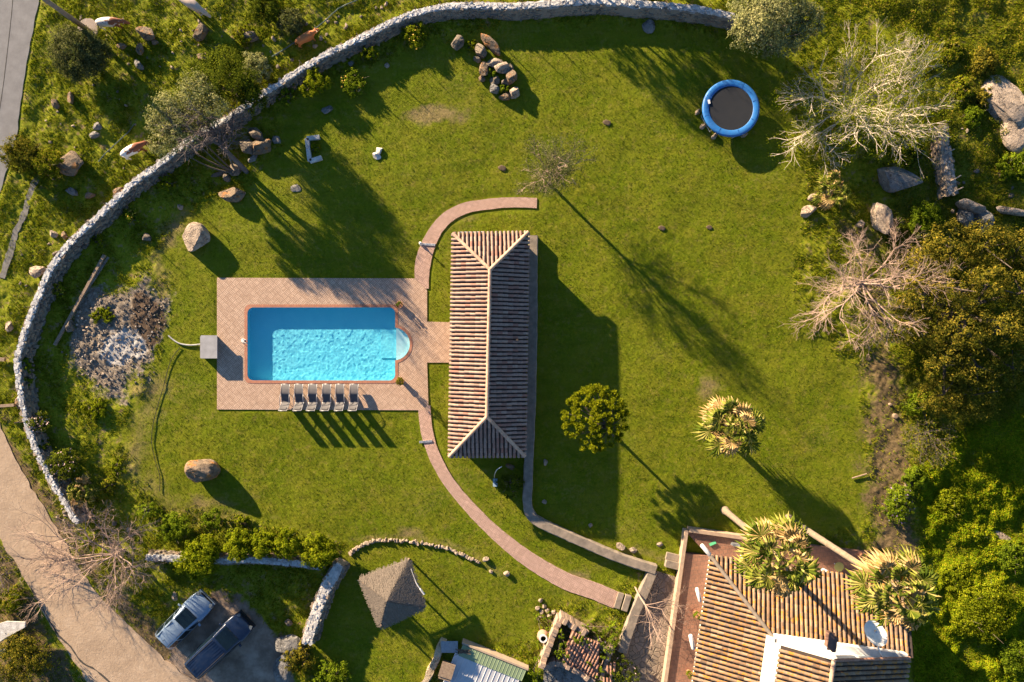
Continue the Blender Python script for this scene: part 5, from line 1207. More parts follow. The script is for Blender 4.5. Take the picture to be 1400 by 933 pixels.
scatter([(40, 20), (330, 20), (270, 170), (180, 235), (60, 345), (30, 460), (5, 470), (5, 380), (60, 240)], 55, 'small loose stone lying in the rough pasture outside the wall', 'small stones in the pasture', .35, 1.1)
scatter([(340, 60), (480, 5), (560, 5), (440, 68), (360, 110)], 24, 'small loose stone in the rough grass above the top stretch of wall', 'small stones above the wall')
scatter([(80, 470), (110, 400), (150, 380), (165, 450), (150, 520), (110, 530)], 45, 'small broken stone scattered on the ash and rubble patch', 'rubble stones on the ash patch', .4, 1.0)
scatter([(1240, 170), (1400, 180), (1400, 300), (1250, 330)], 20, 'small loose stone in the scrub at the right', 'small stones in the scrub')
scatter([(60, 690), (180, 830), (150, 770), (190, 700), (110, 700)], 16, 'small loose stone on the dry bank beside the dirt road', 'small stones on the dry bank')
# ash chunks
rub = MB(); P = rand_px(1000, lambda x, y: np.clip(zones(x, y)['ash'], 0, 1) ** 2, 5); n = len(P); q = np.array([(x, y, z) for z in (-.5, .5) for y in (-.5, .5) for x in (-.5, .5)])
x_ = (P[:, 0] - 700) / K; y_ = -(P[:, 1] - 466.5) / K; v = q[None] * ((.03 + .1 * rg.random((n, 1, 1)) ** 3)) * (1 + rg.normal(0, .25, (n, 8, 3))) + np.stack([x_, y_, gz(x_, y_) + .02], 1)[:, None, :]
f6 = np.array([(0, 2, 3, 1), (4, 5, 7, 6), (0, 1, 5, 4), (2, 6, 7, 3), (0, 4, 6, 2), (1, 3, 7, 5)]); rub.add(v.reshape(-1, 3), (f6[None] + np.arange(n)[:, None, None] * 8).reshape(-1, 4))
struct('ash_rubble', rub, M_islandstone('ash_rubble', [(.06, .05, .04), (.18, .15, .125), (.33, .29, .25), (.1, .08, .065), (.22, .15, .1)]), kind='stuff')

# timber, pipes and small fittings
b = MB(); b.beam(W(143, 349, .35), W(75, 472, .2), .2, .16); solo('plank', b, m_wood, 'long weathered plank lying between the wall and the ash heap', 'plank', W(109, 410, .1))
b = MB(); b.beam(W(148, 352, .2), W(112, 408, .15), .12, .12); solo('plank', b, m_rockgrey, 'shorter grey plank lying alongside the long one', 'plank', W(130, 380, .1))
b = MB(); b.beam(W(-8, 491, .3), W(7, 492, .3), .25, .2); solo('plank', b, m_wood, 'short reddish board at the left edge outside the wall, upper one', 'plank', W(0, 491, .1))
b = MB(); b.beam(W(-10, 556, .5), W(20, 554, .5), .2, .2); solo('plank', b, m_wood, 'reddish board at the left edge leaning on the orange stone, lower one', 'plank', W(5, 555, .2))
b = MB(); b.tube([W(1165, 654, .1), W(1185, 648, .14)], .05, 6); solo('stick', b, m_wood, 'pale broken stick lying across the edge of the lawn and the soil strip', 'stick', W(1175, 651, .05))
for a, c, r_, lab in ((1223, 569, .17, 'round sawn tree stump in the bare soil strip'), (1216, 553, .1, 'tiny sawn stump above the larger one in the soil strip')):
    b = MB(); b.lathe([(.01, .2), (r_ * .6, .2), (r_, .19), (r_ * 1.05, .1), (r_ * 1.2, -.05)], n=14); me = b.mesh('tree_stump'); o = part('tree_stump', me, m_wood); o.location = G(a, c); tag(o, lab, 'stump')
def hose(name, pts, r, m, label, cat, z=.04):
    P = smooth_line([(*W(a, c)[:2], 0) for a, c in pts], 8); P = np.array(P); P[:, 2] = gz(P[:, 0], P[:, 1]) + z + r; b = MB(); b.tube(P, r, 6); return solo(name, b, m, label, cat, P[len(P) // 2])
m_hose = M_plain('green_hose', (.05, .1, .09), .5, 0, (.03, .06, .055)); m_pipe = M_plain('grey_pvc', (.4, .4, .4), .5, 0, (.3, .3, .3))
hose('garden_hose', [(247, 475), (236, 490), (229, 510), (224, 530), (216, 555), (210, 580), (208, 605), (213, 630), (219, 650), (219, 672)], .022, m_black, 'thin dark hose running down the lawn left of the brick deck', 'hose', .05)
hose('drain_pipe', [(231, 459), (238, 465), (247, 470), (260, 472), (275, 471)], .05, m_pipe, 'grey pipe curving from the lawn to the pump box', 'pipe')
hose('irrigation_pipe', [(500, -4), (480, 6), (465, 12), (448, 26), (430, 42), (408, 56), (390, 68), (373, 79)], .05, m_hose, 'thin green pipe crossing the slope behind the brown cow', 'pipe', .08)
hose('irrigation_pipe', [(185, 170), (175, 182), (160, 196), (148, 208), (136, 222)], .04, m_hose, 'thin dark pipe in the pasture above the lower cow', 'pipe', .08)
pbx = thing('pump_box', 'grey pool pump box with a flat lid at the left side of the brick deck', 'pump box', W(286, 475))
b = MB(); b.box(W(286, 475, .28), (1.08, 1.58, .56)); part('box', b, M_plain('grey_box', (.28, .28, .29), .6, 0, (.2, .2, .21), 2), pbx)
b = MB(); b.box(W(286, 474.5, .6), (1.18, 1.68, .07)); part('lid', b, M_plain('grey_lid', (.34, .34, .36), .6, 0, (.24, .24, .25), 2), pbx)
for (a, c, w_, rz, lab) in ((586, 334.5, 1.0, -3, 'white metal drain grate across the upper garden path'), (582, 604, .95, 5, 'blue-grey metal drain grate across the lower garden path')):
    b = MB(); b.box(W(a, c, .065), (w_, .16, .05), R(rz)); [b.box(W(a, c, .095) + [math.cos(R(rz)) * (k - 4) * w_ / 9, math.sin(R(rz)) * (k - 4) * w_ / 9, 0], (.04, .14, .012), R(rz)) for k in range(9)]; solo('drain_grate', b, m_gal, lab, 'drain', W(a, c, .05))
b = MB(); b.lathe([(.13, 0), (.12, .15), (.05, .22), (.05, .5), (.11, .55), (.01, .62)], W(576, 334, .02), 12); solo('garden_lamp', b, m_white, 'small white garden lamp at the edge of the upper path', 'lamp', W(576, 334))
fr = MB()
for a0, a1 in (((420, 190), (437, 188)), ((420, 190), (424, 221)), ((424, 221), (440, 216))): fr.beam(W(*a0, .12), W(*a1, .12), .3, .3)
solo('stone_trough_frame', fr, m_plaster, 'white three-sided stone frame lying on the lawn right of the wall gap', 'stone frame', W(428, 205))
for k, (a, c) in enumerate(((426, 198), (433, 208))): pass
bush(432, 203, 9, .25, 'lime', 'weeds growing inside the white stone frame', dens=60)
b = MB(); bv_, bf_ = rock_mb(.34, .26, .1, 5, 4, True); b.add(bv_ - [0, 0, .02], bf_); 
bur = b.mesh('burrow'); bur.materials.append(M_plain('dug_earth', (.16, .11, .06), .95, 0, (.03, .02, .015), 3, .8, 12))
for k, (a, c, lab) in enumerate(((830, 168, 'dark animal hole with a heap of earth in the upper part of the lawn'), (905, 312, 'left one of two small animal holes side by side on the lawn'), (970, 311, 'right one of two small animal holes side by side on the lawn'), (687, 230, 'small bare dug patch left of the lone grey tree'), (1187, 490, 'dark hole in the soil strip below the bare pink tree'))):
    o = bpy.data.objects.new('burrow', bur); COL.objects.link(o); o.location = G(a, c, .01); o.scale = (1.0 - .12 * (k % 3),) * 3; tag(o, lab, 'animal hole')
# ruined wall with sticks at the right
drywall('ruined_wall', [(1288, 172), (1291, 195), (1295, 220), (1299, 245), (1303, 266)], .75, [.5, .7, .9, .8], .3, 'short stretch of ruined stone wall with netting at the right', 'wall', m_greystones, inner=-1)
for (a, c, d, e) in ((1291, 211, 1305, 204), (1300, 248, 1314, 240), (1305, 262, 1317, 256)):
    b = MB(); b.tube([W(a, c, .85), W(d, e, .9)], .04, 6); solo('stick', b, m_palebark, 'pale stick lying across the top of the ruined wall at the right', 'stick', W(a, c, .8), 'sticks on the ruined wall')
for (a, c, d, e, w_) in ((912, 766, 934, 772, .42), (909, 757, 931, 763, .3)):
    pass
stp = thing('stone_steps', 'low pale stone steps above the courtyard wall beside the house porch', 'steps', W(921, 770))
for k, (c, z) in enumerate(((762, .18), (772, .36))): b = MB(); b.box(W(921 - k, c, z / 2), (1.15, .5, z + .1), R(-14)); part('step', b, m_coping, stp)
stp = thing('garden_steps', 'two stone steps where the brick path meets the courtyard wall', 'steps', W(850, 822))
for k, (a, c, z) in enumerate(((846, 821, .16), (856, 824, .32))): b = MB(); b.box(W(a, c, z / 2), (.42, 1.15, z + .1), R(-17)); part('step', b, m_coping, stp)
stp = thing('courtyard_step', 'long narrow raised stone ledge at the bottom of the courtyard', 'ledge', W(918, 920))
b = MB(); b.box(W(921, 918, .2), (.7, 1.9, .4), R(-8)); part('ledge', b, m_coping, stp); b = MB(); b.box(W(914, 918, .24), (.14, 1.9, .44), R(-8)); part('edge', b, M_plain('sandstone_edge', (.55, .4, .28), .9), stp)
# jar, pots
jr = thing('clay_jar', 'clay jar with a white rim half hidden by creeper left of the ruin', 'jar', W(742, 866))
b = MB(); b.lathe([(.01, 0), (.28, .02), (.42, .3), (.44, .5), (.3, .78), (.22, .85), (.26, .92)], tuple(W(742, 866)), 16); part('body', b, m_tileC, jr, smooth=True); b = MB(); b.lathe([(.2, .86), (.3, .9), (.3, .96), (.2, .96)], tuple(W(742, 866)), 16); part('rim', b, m_white, jr)
m_pot = M_plain('terracotta_pot', (.42, .2, .11), .8, 0, (.33, .15, .08), 4)
def pot(px, py, r, h, lab, leaf, pl, kind='round', z0=.05, size=.035):
    base = W(px, py, z0); t = thing('potted_plant', lab, 'potted plant', tuple(base)); b = MB(); b.lathe([(.01, 0), (r * .7, 0), (r, h * .92), (r * 1.12, h * .92), (r * 1.12, h), (r * .9, h), (r * .85, h * .85), (.01, h * .85)], tuple(base), 16); part('pot', b, m_pot, t)
    rg = np.random.default_rng(int(px)); c = base + [0, 0, h + pl * .4]
    L = [(c[0], c[1], c[2], pl * .55 if kind == 'round' else .22, pl * .5)]
    if kind != 'round': L = [(c[0], c[1], base[2] + h + .15, .24, .22), (c[0], c[1], base[2] + h + .45, .3, .3), (c[0], c[1], base[2] + h + .75, .26, .25)]
    part('foliage', crown_mb(L, 260, size, rg, .3, 30), LV[leaf], t); b = MB(); b.tube([base + [0, 0, h * .8], base + [0, 0, h + pl * .6]], .03, 6); part('stem', b, m_bark, t); return t
pot(547, 417, .24, .3, 'round clipped dark plant in a pot at the upper right corner of the pool', 'dark', .42)
pot(549.5, 521, .2, .35, 'tall narrow plant in a pot at the lower right corner of the pool', 'gold', .85, 'tall')
pot(951, 838, .24, .3, 'green plant in a pot on the porch between two white pillars', 'bright', .5, z0=.5)
pot(941, 918, .2, .28, 'leafy plant in a pot on the lower part of the porch', 'lime', .5, z0=.5)
pot(1178, 760, .22, .3, 'dark plant in a pot on the porch between the two tall palms', 'dark', .4, z0=.5)
gc = thing('garden_chair', 'green plastic garden chair lying on its side at the upper left corner of the porch', 'chair', W(969, 738, .1))
m_gplas = M_plain('green_plastic', (.02, .22, .1), .5, 0, (.015, .17, .08))
b = MB(); b.box(W(969, 738, .35), (.5, .45, .04), .4, .5); part('seat', b, m_gplas, gc); b = MB(); b.box(W(973, 741, .45), (.5, .05, .5), .4, .9); part('backrest', b, m_gplas, gc)
for k in range(4): b = MB(); q = W(966 + (k % 2) * 7, 735 + (k // 2) * 5, .35); b.beam(q, q + [-.15, .2, -.25], .04); part('leg', b, m_gplas, gc)
b = MB(); b.box(W(1006, 745, .75), (.5, .22, .35), -.2); b.box(W(1001, 744, .95), (.16, .18, .1), -.2); solo('gas_bottle_box', b, m_gal, 'small light grey box on the porch wall next to the tall palm trunk', 'box', W(1006, 745, .6))
tb = thing('round_table', 'small round yellowish table on the porch between the palms', 'table', W(1141, 771, .5))
b = MB(); b.lathe([(.01, .72), (.34, .72), (.34, .68), (.01, .68)], tuple(W(1141, 771, .5)), 18); part('tabletop', b, M_plain('faded_yellow', (.35, .33, .1), .6), tb); b = MB(); b.tube([W(1141, 771, .5), W(1141, 771, 1.19)], .04, 8); part('leg', b, m_gal, tb)
# outdoor shower bend beside the pool house
sh = thing('outdoor_shower', 'bent metal shower arm with a pale blue tray below the pool house roof', 'shower', W(677, 660))
b = MB(); b.tube(smooth_line([W(676, 654, .1), W(676, 650, 1.2), W(679, 643, 1.7), W(686, 638, 1.8)], 5), .03, 6); part('arm', b, m_gal, sh); b = MB(); b.box(W(677, 660, .12), (.32, .55, .2)); part('tray', b, M_plain('pale_blue_tray', (.3, .42, .55), .5), sh)
B(698, 638, 7, 4, 25, .5, m_rockorange, 'orange-brown stone in the shade right of the outdoor shower', small=True)

# wooden pole at the top left
pl = thing('utility_pole', 'tall weathered wooden pole leaning out of the top left corner', 'pole', tuple(G(124, 44)))
b = MB(); top = W(28, -24, 7.6); b.tube([G(124, 44, -.2), (G(124, 44) + top) / 2, top], [.19, .165, .13], 10); part('shaft', b, M_plain('old_pole', (.3, .22, .17), .85, 0, (.2, .14, .11), 5), pl, smooth=True)
b = MB(); d_ = np.array([.8, .4, 0]) * .9; b.beam(top - d_ - [0, 0, .3], top + d_ - [0, 0, .3], .1, .12); part('crossarm', b, m_wood, pl)
b = MB(); b.lathe([(.01, .12), (.75, .1), (.85, -.1)], tuple(G(121, 40)), 14); part('footing', b, M_plain('concrete_footing', (.34, .28, .24), .95, 0, (.24, .19, .16), 3, .5, 10), pl)

# trampoline
tp = thing('trampoline', 'round trampoline with black mat and bright blue safety pad on the lawn', 'trampoline', W(994.5, 153.5))
c = W(999.5, 148.2, .85); cx, cy = c[0], c[1]
b = MB(); b.lathe([(.01, .83), (.8, .835), (1.62, .85)], (cx, cy, 0), 40); part('mat', b, M_plain('black_mat', (.005, .008, .014), .8, 0, (.009, .011, .016), 1.6), tp, smooth=True)
b = MB(); b.lathe([(1.60, .855), (1.66, .9), (1.95, .905), (2.06, .88), (2.1, .80), (2.06, .78)], (cx, cy, 0), 48); pad = part('safety_pad', b, M_plain('blue_pad', (.012, .15, .46), .5, 0, (.03, .13, .36), 2.5, .8, 5), tp, smooth=True)
b = MB()
for k in range(8): a = 2 * math.pi * k / 8 + .3; b.beam((cx + 1.63 * math.cos(a), cy + 1.63 * math.sin(a), .908), (cx + 2.03 * math.cos(a), cy + 2.03 * math.sin(a), .9), .035, .012)
part('seam', b, M_plain('pad_seam', (.01, .1, .35), .6), pad)
b = MB(); b.box((cx - 1.62, cy + .45, .915), (.16, .3, .012), .2); part('care_label', b, m_white, pad)
b = MB(); P = [(cx + 1.98 * math.cos(a), cy + 1.98 * math.sin(a), .8) for a in np.linspace(0, 2 * math.pi, 41)]; b.tube(P, .03, 6); part('frame', b, m_gal, tp)
for k in range(4):
    a = 2 * math.pi * k / 4 + .5; d = .35; q0, q1 = [(cx + 1.98 * math.cos(a + s), cy + 1.98 * math.sin(a + s)) for s in (-d, d)]; b = MB(); b.tube([(*q0, .8), (*q0, .06), ((q0[0] + q1[0]) / 2 * 1.0, (q0[1] + q1[1]) / 2, .04), (*q1, .06), (*q1, .8)], .025, 6); part('leg', b, m_gal, tp)
for (a, c_, lab) in ((955, 153, 'pale concrete block under the left rim of the trampoline'), (962, 172, 'stone block under the lower left rim of the trampoline'), (978, 186, 'flat stone under the lower rim of the trampoline'), (1018, 184, 'stone block under the lower right rim of the trampoline')):
    rock(a, c_, 5.5, 3.6, -40, .3, m_rockpale, lab, name='block', cat='stone', small=True, seed=int(a))

# sun loungers
def lounger():
    t = thing('sun_lounger', 'grey sun lounger in the row below the pool', 'sun lounger', (0, 0, 0))
    # local: x across, y along the photo's up; foot end at +y
    prof = [(1.02, .30), (.95, .36), (.7, .44), (.42, .47), (.25, .44), (.05, .33), (-.1, .26), (-.26, .24), (-.36, .27), (-.5, .42), (-.66, .62), (-.84, .86), (-.88, .92)]
    P = np.array(smooth_line([(0, y, z) for y, z in prof], 4)); n = len(P); b = MB(); T = np.gradient(P, axis=0); T /= np.linalg.norm(T, axis=1)[:, None]; N = np.stack([T[:, 0] * 0, T[:, 2], -T[:, 1]], 1)
    rows = [P + [x, 0, 0] + N * o for x, o in ((-.27, 0), (.27, 0), (.27, -.03), (-.27, -.03))]; f = [(r * n + q, r * n + q + 1, ((r + 1) % 4) * n + q + 1, ((r + 1) % 4) * n + q) for r in range(4) for q in range(n - 1)]
    b.add(np.concatenate(rows), f); me = b.mesh('sling'); fixn(me); part('sling', me, M_plain('grey_sling', (.1, .095, .1), .7, 0, (.075, .07, .075), 3), t, world_xy=False)
    b = MB(); fm = M_metal('lounger_frame', (.3, .3, .32), .45)
    for s in (-1, 1): b.tube(P + [s * .3, 0, .0], .024, 6)
    b.tube([(-.3, 1.02, .3), (.3, 1.02, .3)], .02, 6); b.tube([(-.3, -.88, .92), (.3, -.88, .92)], .02, 6); part('frame', b, fm, t, world_xy=False, smooth=True)
    for s in (-1, 1):
        b = MB(); b.tube([(s * .3, .75, .43), (s * .3, .82, .0)], .02, 6); part('leg', b, fm, t, world_xy=False); b = MB(); b.tube([(s * .3, -.3, .25), (s * .3, -.55, .0)], .02, 6); part('leg', b, fm, t, world_xy=False)
        b = MB(); b.tube(smooth_line([(s * .33, .3, .45), (s * .34, .0, .58), (s * .34, -.45, .55), (s * .32, -.6, .52)], 4), .022, 6); part('armrest', b, fm, t, world_xy=False)
    b = MB(); b.box((0, -.72, .73), (.42, .2, .07), 0, R(-52)); part('headrest', b, M_plain('headrest', (.09, .085, .09), .8), t, world_xy=False)
    return t
L0 = lounger(); LX = [390, 409, 427.5, 446.5, 465, 484]
LAB = ['leftmost of the six grey sun loungers below the pool', 'second of the six sun loungers below the pool, counted from the left', 'third sun lounger from the left in the row of six below the pool', 'fourth sun lounger from the left in the row of six below the pool', 'fifth sun lounger from the left, next to the last of the row', 'rightmost of the six grey sun loungers below the pool']
for k, x in enumerate(LX):
    o = L0 if k == 0 else copy_tree(L0); w = W(x, 544.5, .4); o.location = (w[0], w[1], .047); o.rotation_euler = (0, 0, R([-1.5, 1, -1, -1.5, .5, -1][k])); o['label'] = LAB[k]; o['group'] = 'sun loungers in a row by the pool'

# cars
def car(name, label, L, Wd, Ht, stations, mbody, loc, rz, ribs=0, roofc=None, dark_roof=None):
    """stations: (x, half width, belt z, half width at top, top z, kind) from rear to front; kind marks the cabin"""
    t = thing(name, label, 'car', loc, rz); rings = []
    for (x, hw, zb, wt, zt, kd) in stations:
        rings.append([(x, -hw * .93, .22), (x, -hw, .42), (x, -hw, zb - .12), (x, -hw * .97, zb), (x, -wt, zt - .03), (x, -wt * .86, zt), (x, 0, zt + .02), (x, wt * .86, zt), (x, wt, zt - .03), (x, hw * .97, zb), (x, hw, zb - .12), (x, hw, .42), (x, hw * .93, .22)])
    n = 13; V = np.array(rings).reshape(-1, 3); F = []
    for i in range(len(rings) - 1):
        for j in range(n): F.append((i * n + j, (i + 1) * n + j, (i + 1) * n + (j + 1) % n, i * n + (j + 1) % n))
    F += [tuple(range(n)), tuple((len(rings) - 1) * n + q for q in range(n))[::-1]]
    b = MB(); b.add(V, F); me = b.mesh('body'); fixn(me); me.polygons.foreach_set('use_smooth', [True] * len(me.polygons)); body = part('body', me, mbody, t, world_xy=False)
    mod = body.modifiers.new('bev', 'BEVEL'); mod.width = .035; mod.segments = 2; mod.limit_method = 'ANGLE'; mod.angle_limit = R(28)
    def quadglass(nm, q, off=.012, sh=.9):
        q = [np.array(p, float) for p in q]; c = sum(q) / len(q); nn = np.cross(q[1] - q[0], q[2] - q[0]); nn /= np.linalg.norm(nn)
        if np.dot(nn, c - np.array([c[0] * .9, 0, .7])) < 0: nn = -nn
        q = [c + (p - c) * sh + nn * off for p in q]; g = MB(); g.add(np.array(q + [p - nn * .008 for p in q]), [tuple(range(len(q)))] + [tuple(range(len(q), 2 * len(q)))[::-1]] + [(i, (i + 1) % len(q), len(q) + (i + 1) % len(q), len(q) + i) for i in range(len(q))]); return part(nm, g, m_glass, t, world_xy=False)
    cab = [i for i, s in enumerate(stations) if s[5] == 'c']; fr_ = cab[-1]; re = cab[0]
    def R_(i, j): return rings[i][j]
    quadglass('windscreen', (R_(fr_, 5), R_(fr_, 7), R_(fr_ + 1, 7), R_(fr_ + 1, 5)), .04, .97)
    quadglass('rear_window', (R_(re, 5), R_(re, 7), R_(re - 1, 7), R_(re - 1, 5)), .04, .9)
    for j, k in ((3, 4), (9, 8)):
        for i0, i1 in zip(cab[:-1], cab[1:]): quadglass('side_window', (R_(i0, j), R_(i1, j), R_(i1, k), R_(i0, k)), .012, .86)
        quadglass('side_window', (R_(fr_, k), R_(fr_, j), R_(fr_ + 1, j)), .012, .72)
    if dark_roof:
        i0, i1 = dark_roof; g = MB(); a, c = rings[i0], rings[i1]; g.slab([np.array(a[5]) * [1, .8, 1] + [0.05, 0, .035], np.array(a[7]) * [1, .8, 1] + [.05, 0, .035], np.array(c[7]) * [1, .8, 1] + [-.05, 0, .035], np.array(c[5]) * [1, .8, 1] + [-.05, 0, .035]], .012); part('sunroof', g, m_glass, t, world_xy=False)
    if ribs:
        i0, i1 = cab[0], cab[-1]; g = MB()
        for k in range(ribs): y = (k - (ribs - 1) / 2) * stations[i0][3] * 1.6 / ribs; g.beam((stations[i0][0] + .12, y, stations[i0][4] + .03), (stations[i1][0] - .15, y, stations[i1][4] + .03), .07, .03)
        part('roof_ribs', g, mbody, t, world_xy=False)
    for sx in (stations[0][0] + L * .19, stations[-1][0] - L * .19):
        for sy in (-1, 1):
            y = sy * (Wd / 2 - .12); th_ = np.linspace(0, 2 * math.pi, 24, endpoint=False); prof = [(.2, -.11), (.31, -.11), (.34, -.06), (.34, .06), (.31, .11), (.2, .11)]
            v = np.array([[(sx + r_ * math.cos(q), y + o_, .34 + r_ * math.sin(q)) for q in th_] for r_, o_ in prof]).reshape(-1, 3); F = [(i * 24 + q, i * 24 + (q + 1) % 24, (i + 1) * 24 + (q + 1) % 24, (i + 1) * 24 + q) for i in range(5) for q in range(24)]
            g = MB(); g.add(v, F); wh = part('wheel', g, m_black, t, world_xy=False); g = MB()
            v = np.array([(sx + .21 * math.cos(q), y + sy * .1, .34 + .21 * math.sin(q)) for q in th_] + [(sx, y + sy * .07, .34)]); g.add(v, [(q, (q + 1) % 24, 24) for q in range(24)]); part('rim', g, m_gal, wh, world_xy=False)
    s1 = stations[-2]; hl = M_plain('lamp_glass', (.12, .14, .16), .2, 0, (.08, .1, .12)); tl = M_plain('tail_lamp', (.35, .02, .02), .2)
    for sy in (-1, 1):
        g = MB(); g.box((s1[0] + .08, sy * s1[1] * .78, s1[2] - .02), (.24, .2, .08), sy * -.5); part('headlight', g, hl, t, world_xy=False)
        s0 = stations[0]; g = MB(); g.box((s0[0] + .04, sy * s0[1] * .88, s0[2] - .12), (.12, .2, .22)); part('tail_light', g, tl, t, world_xy=False)
        sc_ = stations[fr_ + 1]; g = MB(); g.box((sc_[0] - .25, sy * (sc_[1] + .1), sc_[2] + .06), (.14, .22, .14), sy * .15); mod2 = part('mirror', g, mbody, t, world_xy=False); md = mod2.modifiers.new('b', 'BEVEL'); md.width = .03
    g = MB(); g.box((stations[-1][0] - .01, 0, .55), (.06, 1.1, .2)); part('grille', g, m_black, t, world_xy=False)
    for sx, nm in ((stations[0][0] - .02, 'rear_bumper'), (stations[-1][0] + .0, 'front_bumper')): g = MB(); g.box((sx, 0, .38), (.14, Wd * .84, .2)); part(nm, g, m_black if ribs else mbody, t, world_xy=False)
    for s in (-1, 1):
        g = MB(); i0, i1 = cab[0], cab[-1]; g.tube([(stations[i0][0] + .1, s * stations[i0][3] * .84, stations[i0][4] + .04), (stations[i1][0] - .2, s * stations[i1][3] * .84, stations[i1][4] + .04)], .02, 6); part('roof_rail', g, m_black, t, world_xy=False)
    g = MB(); g.beam((stations[cab[0]][0] + .35, 0, stations[cab[0]][4] + .03), (stations[cab[0]][0] + .2, 0, stations[cab[0]][4] + .14), .04, .03); part('aerial', g, m_black, t, world_xy=False)
    g = MB(); sF = stations[fr_ + 1]; g.beam((sF[0] + .02, -.5, sF[4] + .05), (sF[0] - .1, .25, sF[4] + .09), .03, .02); g.beam((sF[0] + .02, .15, sF[4] + .05), (sF[0] - .1, .7, sF[4] + .08), .03, .02); part('wiper', g, m_black, t, world_xy=False)
    return t
def M_paint(name, c, metal=.3, rough=.28):
    m, t, n, l, p = nt(name); v = objc(t); l.new(mixc(t, ramp(t, noise(t, 5, 5, .7, v), [(.4, 0.0), (.8, .35)]), c, tuple(x * .7 + .05 for x in c)), p.inputs['Base Color']); p.inputs['Metallic'].default_value = metal; p.inputs['Roughness'].default_value = rough; p.inputs['Coat Weight'].default_value = .6; p.inputs['Coat Roughness'].default_value = .08; return m
st = [(-2.2, .72, .8, .5, .86, ''), (-2.1, .84, .95, .62, 1.12, ''), (-1.75, .9, .98, .6, 1.55, 'c'), (-.9, .92, .96, .63, 1.66, 'c'), (.1, .92, .94, .62, 1.64, 'c'), (.95, .92, .92, .68, 1.02, ''), (1.6, .9, .88, .66, .95, ''), (2.0, .82, .78, .55, .82, ''), (2.2, .62, .62, .45, .66, '')]
w = W(252.5, 848, .7); car('parked_car', 'silver hatchback car with white roof parked next to the dark van', 4.4, 1.84, 1.66, st, M_paint('silver_paint', (.22, .3, .4)), (w[0], w[1], .02), R(45.5))
st = [(-2.45, .8, 1.0, .62, 1.1, ''), (-2.38, .88, 1.15, .7, 1.5, ''), (-2.25, .92, 1.16, .74, 1.82, 'c'), (-1.0, .95, 1.15, .77, 1.88, 'c'), (.65, .95, 1.12, .76, 1.86, 'c'), (1.45, .94, 1.05, .78, 1.16, ''), (2.1, .9, .98, .72, 1.05, ''), (2.38, .8, .84, .6, .88, ''), (2.5, .66, .65, .5, .68, '')]
w = W(301, 881, .8); car('parked_van', 'dark blue van with ribbed roof parked beside the silver car', 4.95, 1.9, 1.9, st, M_paint('dark_blue_paint', (.004, .014, .045), .2), (w[0], w[1], .02), R(43), ribs=6)

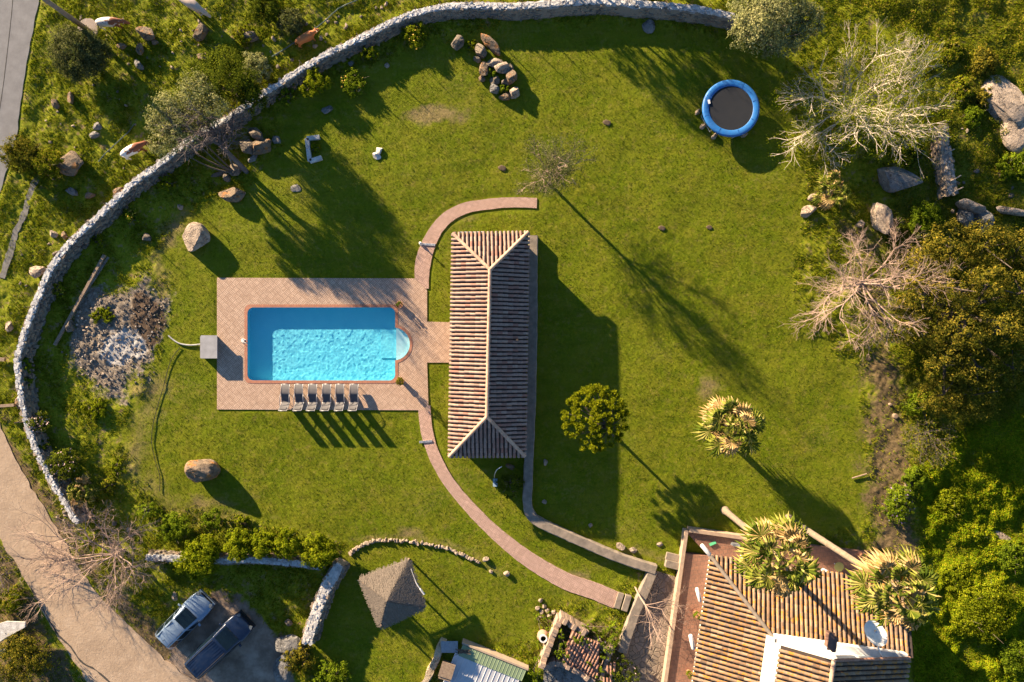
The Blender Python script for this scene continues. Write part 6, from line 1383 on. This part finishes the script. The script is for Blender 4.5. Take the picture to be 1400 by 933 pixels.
# cows
def M_cow(name, white, brown, th):
    m, t, n, l, p = nt(name); v = objc(t); sx = n.new('ShaderNodeSeparateXYZ'); l.new(v, sx.inputs[0])
    f = mth(t, 'ADD', noise(t, 1.6, 3, .6, v), mth(t, 'MULTIPLY', sx.outputs[0], .22))
    l.new(ramp(t, f, [(th, white), (th + .03, brown)]), p.inputs['Base Color']); p.inputs['Roughness'].default_value = .8; return m
def cow(label, px, py, rz, m, s=1.0, graze=True, seed=0):
    base = G(px, py); base[0], base[1] = W(px, py, .8)[:2]; t = thing('cow', label, 'cow', tuple(base), R(rz))
    J = {'pel': ((-.62, 0, 1.0), .3), 'rump': ((-.85, 0, 1.0), .22), 'tail0': ((-.97, 0, 1.02), .05), 'tail1': ((-1.05, .03, .7), .03), 'tail2': ((-1.04, .05, .35), .045), 'mid': ((-.15, 0, .95), .37), 'chest': ((.4, 0, .95), .33), 'neck': ((.75, 0, 1.0 if graze else 1.15), .2), 'poll': ((1.1, .03, .78 if graze else 1.25), .13), 'nose': ((1.32, .05, .38 if graze else 1.08), .09)}
    E = [('pel', 'rump'), ('rump', 'tail0'), ('tail0', 'tail1'), ('tail1', 'tail2'), ('pel', 'mid'), ('mid', 'chest'), ('chest', 'neck'), ('neck', 'poll'), ('poll', 'nose')]
    for s_, nm in ((-1, 'r'), (1, 'l')):
        dx = .1 * s_
        J['hh' + nm] = ((-.7, .17 * s_, .72), .16); J['hk' + nm] = ((-.82 + dx, .17 * s_, .45), .075); J['hf' + nm] = ((-.72 + dx, .17 * s_, .22), .05); J['hg' + nm] = ((-.68 + dx, .17 * s_, .03), .065); E += [('pel', 'hh' + nm), ('hh' + nm, 'hk' + nm), ('hk' + nm, 'hf' + nm), ('hf' + nm, 'hg' + nm)]
        J['fh' + nm] = ((.42, .15 * s_, .68), .12); J['fk' + nm] = ((.44 - dx, .15 * s_, .42), .065); J['ff' + nm] = ((.42 - dx, .15 * s_, .2), .045); J['fg' + nm] = ((.45 - dx, .15 * s_, .03), .06); E += [('chest', 'fh' + nm), ('fh' + nm, 'fk' + nm), ('fk' + nm, 'ff' + nm), ('ff' + nm, 'fg' + nm)]
        J['ear' + nm] = ((1.03, .16 * s_, J['poll'][0][2] + .05), .035); J['ea2' + nm] = ((1.0, .26 * s_, J['poll'][0][2] + .04), .03); E += [('poll', 'ear' + nm), ('ear' + nm, 'ea2' + nm)]
    ks = list(J); me = bpy.data.meshes.new('cow_body'); me.from_pydata([tuple(np.array(J[k][0]) * s) for k in ks], [(ks.index(a), ks.index(b)) for a, b in E], []); ob = bpy.data.objects.new('cow_body', me); COL.objects.link(ob)
    md = ob.modifiers.new('skin', 'SKIN'); md.use_smooth_shade = True
    for k, sv in zip(ks, me.skin_vertices[0].data): sv.radius = (J[k][1] * s,) * 2; sv.use_root = (k == 'pel')
    sb = ob.modifiers.new('sub', 'SUBSURF'); sb.levels = 2; sb.render_levels = 2
    bpy.context.view_layer.update(); dg = bpy.context.evaluated_depsgraph_get(); nm = bpy.data.meshes.new_from_object(ob.evaluated_get(dg)); bpy.data.objects.remove(ob); nm.name = 'body'
    nm.materials.clear(); part('body', nm, m, t, world_xy=False)
    po = np.array(J['poll'][0]) * s
    for s_ in (-1, 1): b = MB(); b.tube(smooth_line([po + [-.02, .07 * s_, .08], po + [0, .2 * s_, .13], po + [.06, .26 * s_, .24]], 3), [.03, .028, .024, .02, .016, .012, .006], 5); part('horn', b, m_palebark, t, world_xy=False)
    return t
BR = (.24, .075, .03); WH = (.72, .66, .6)
cow('white-backed brown cow grazing right of the wooden pole', 150, 31, 3, M_cow('cow_hide_a', WH, BR, .5), .95)
cow('red and white cow grazing just outside the wall by the leaning olive', 183, 205, 28, M_cow('cow_hide_b', WH, BR, .47), .98)
cow('reddish brown cow standing on the slope above the wall', 418, 51, 25, M_cow('cow_hide_c', (.4, .14, .04), (.42, .13, .035), .5), .85, False)
cow('pale cream cow partly cut off by the top edge', 262, 6, -35, M_cow('cow_hide_d', (.55, .42, .33), (.5, .38, .3), .6), 1.15)
# boat-like pale slab roof at the left edge
lr = thing('concrete_canopy', 'pale angular concrete canopy at the left edge above the corner bush', 'canopy', W(12, 862))
b = MB(); b.slab([W(-10, 856, 1.0), W(8, 850, 1.0), W(34, 851, 1.0), (W(34, 858, 1.0)), W(8, 872, 1.0), W(-10, 884, 1.0)], .12); part('slab', b, m_plaster, lr)
b = MB(); b.box(W(5, 866, .5), (.9, .9, .9), .4); part('support', b, m_wallA, lr)
B(0, 893, 10, 8, 0, .3, m_rockgrey, 'grey stone block under the corner bush at the left edge', small=True)
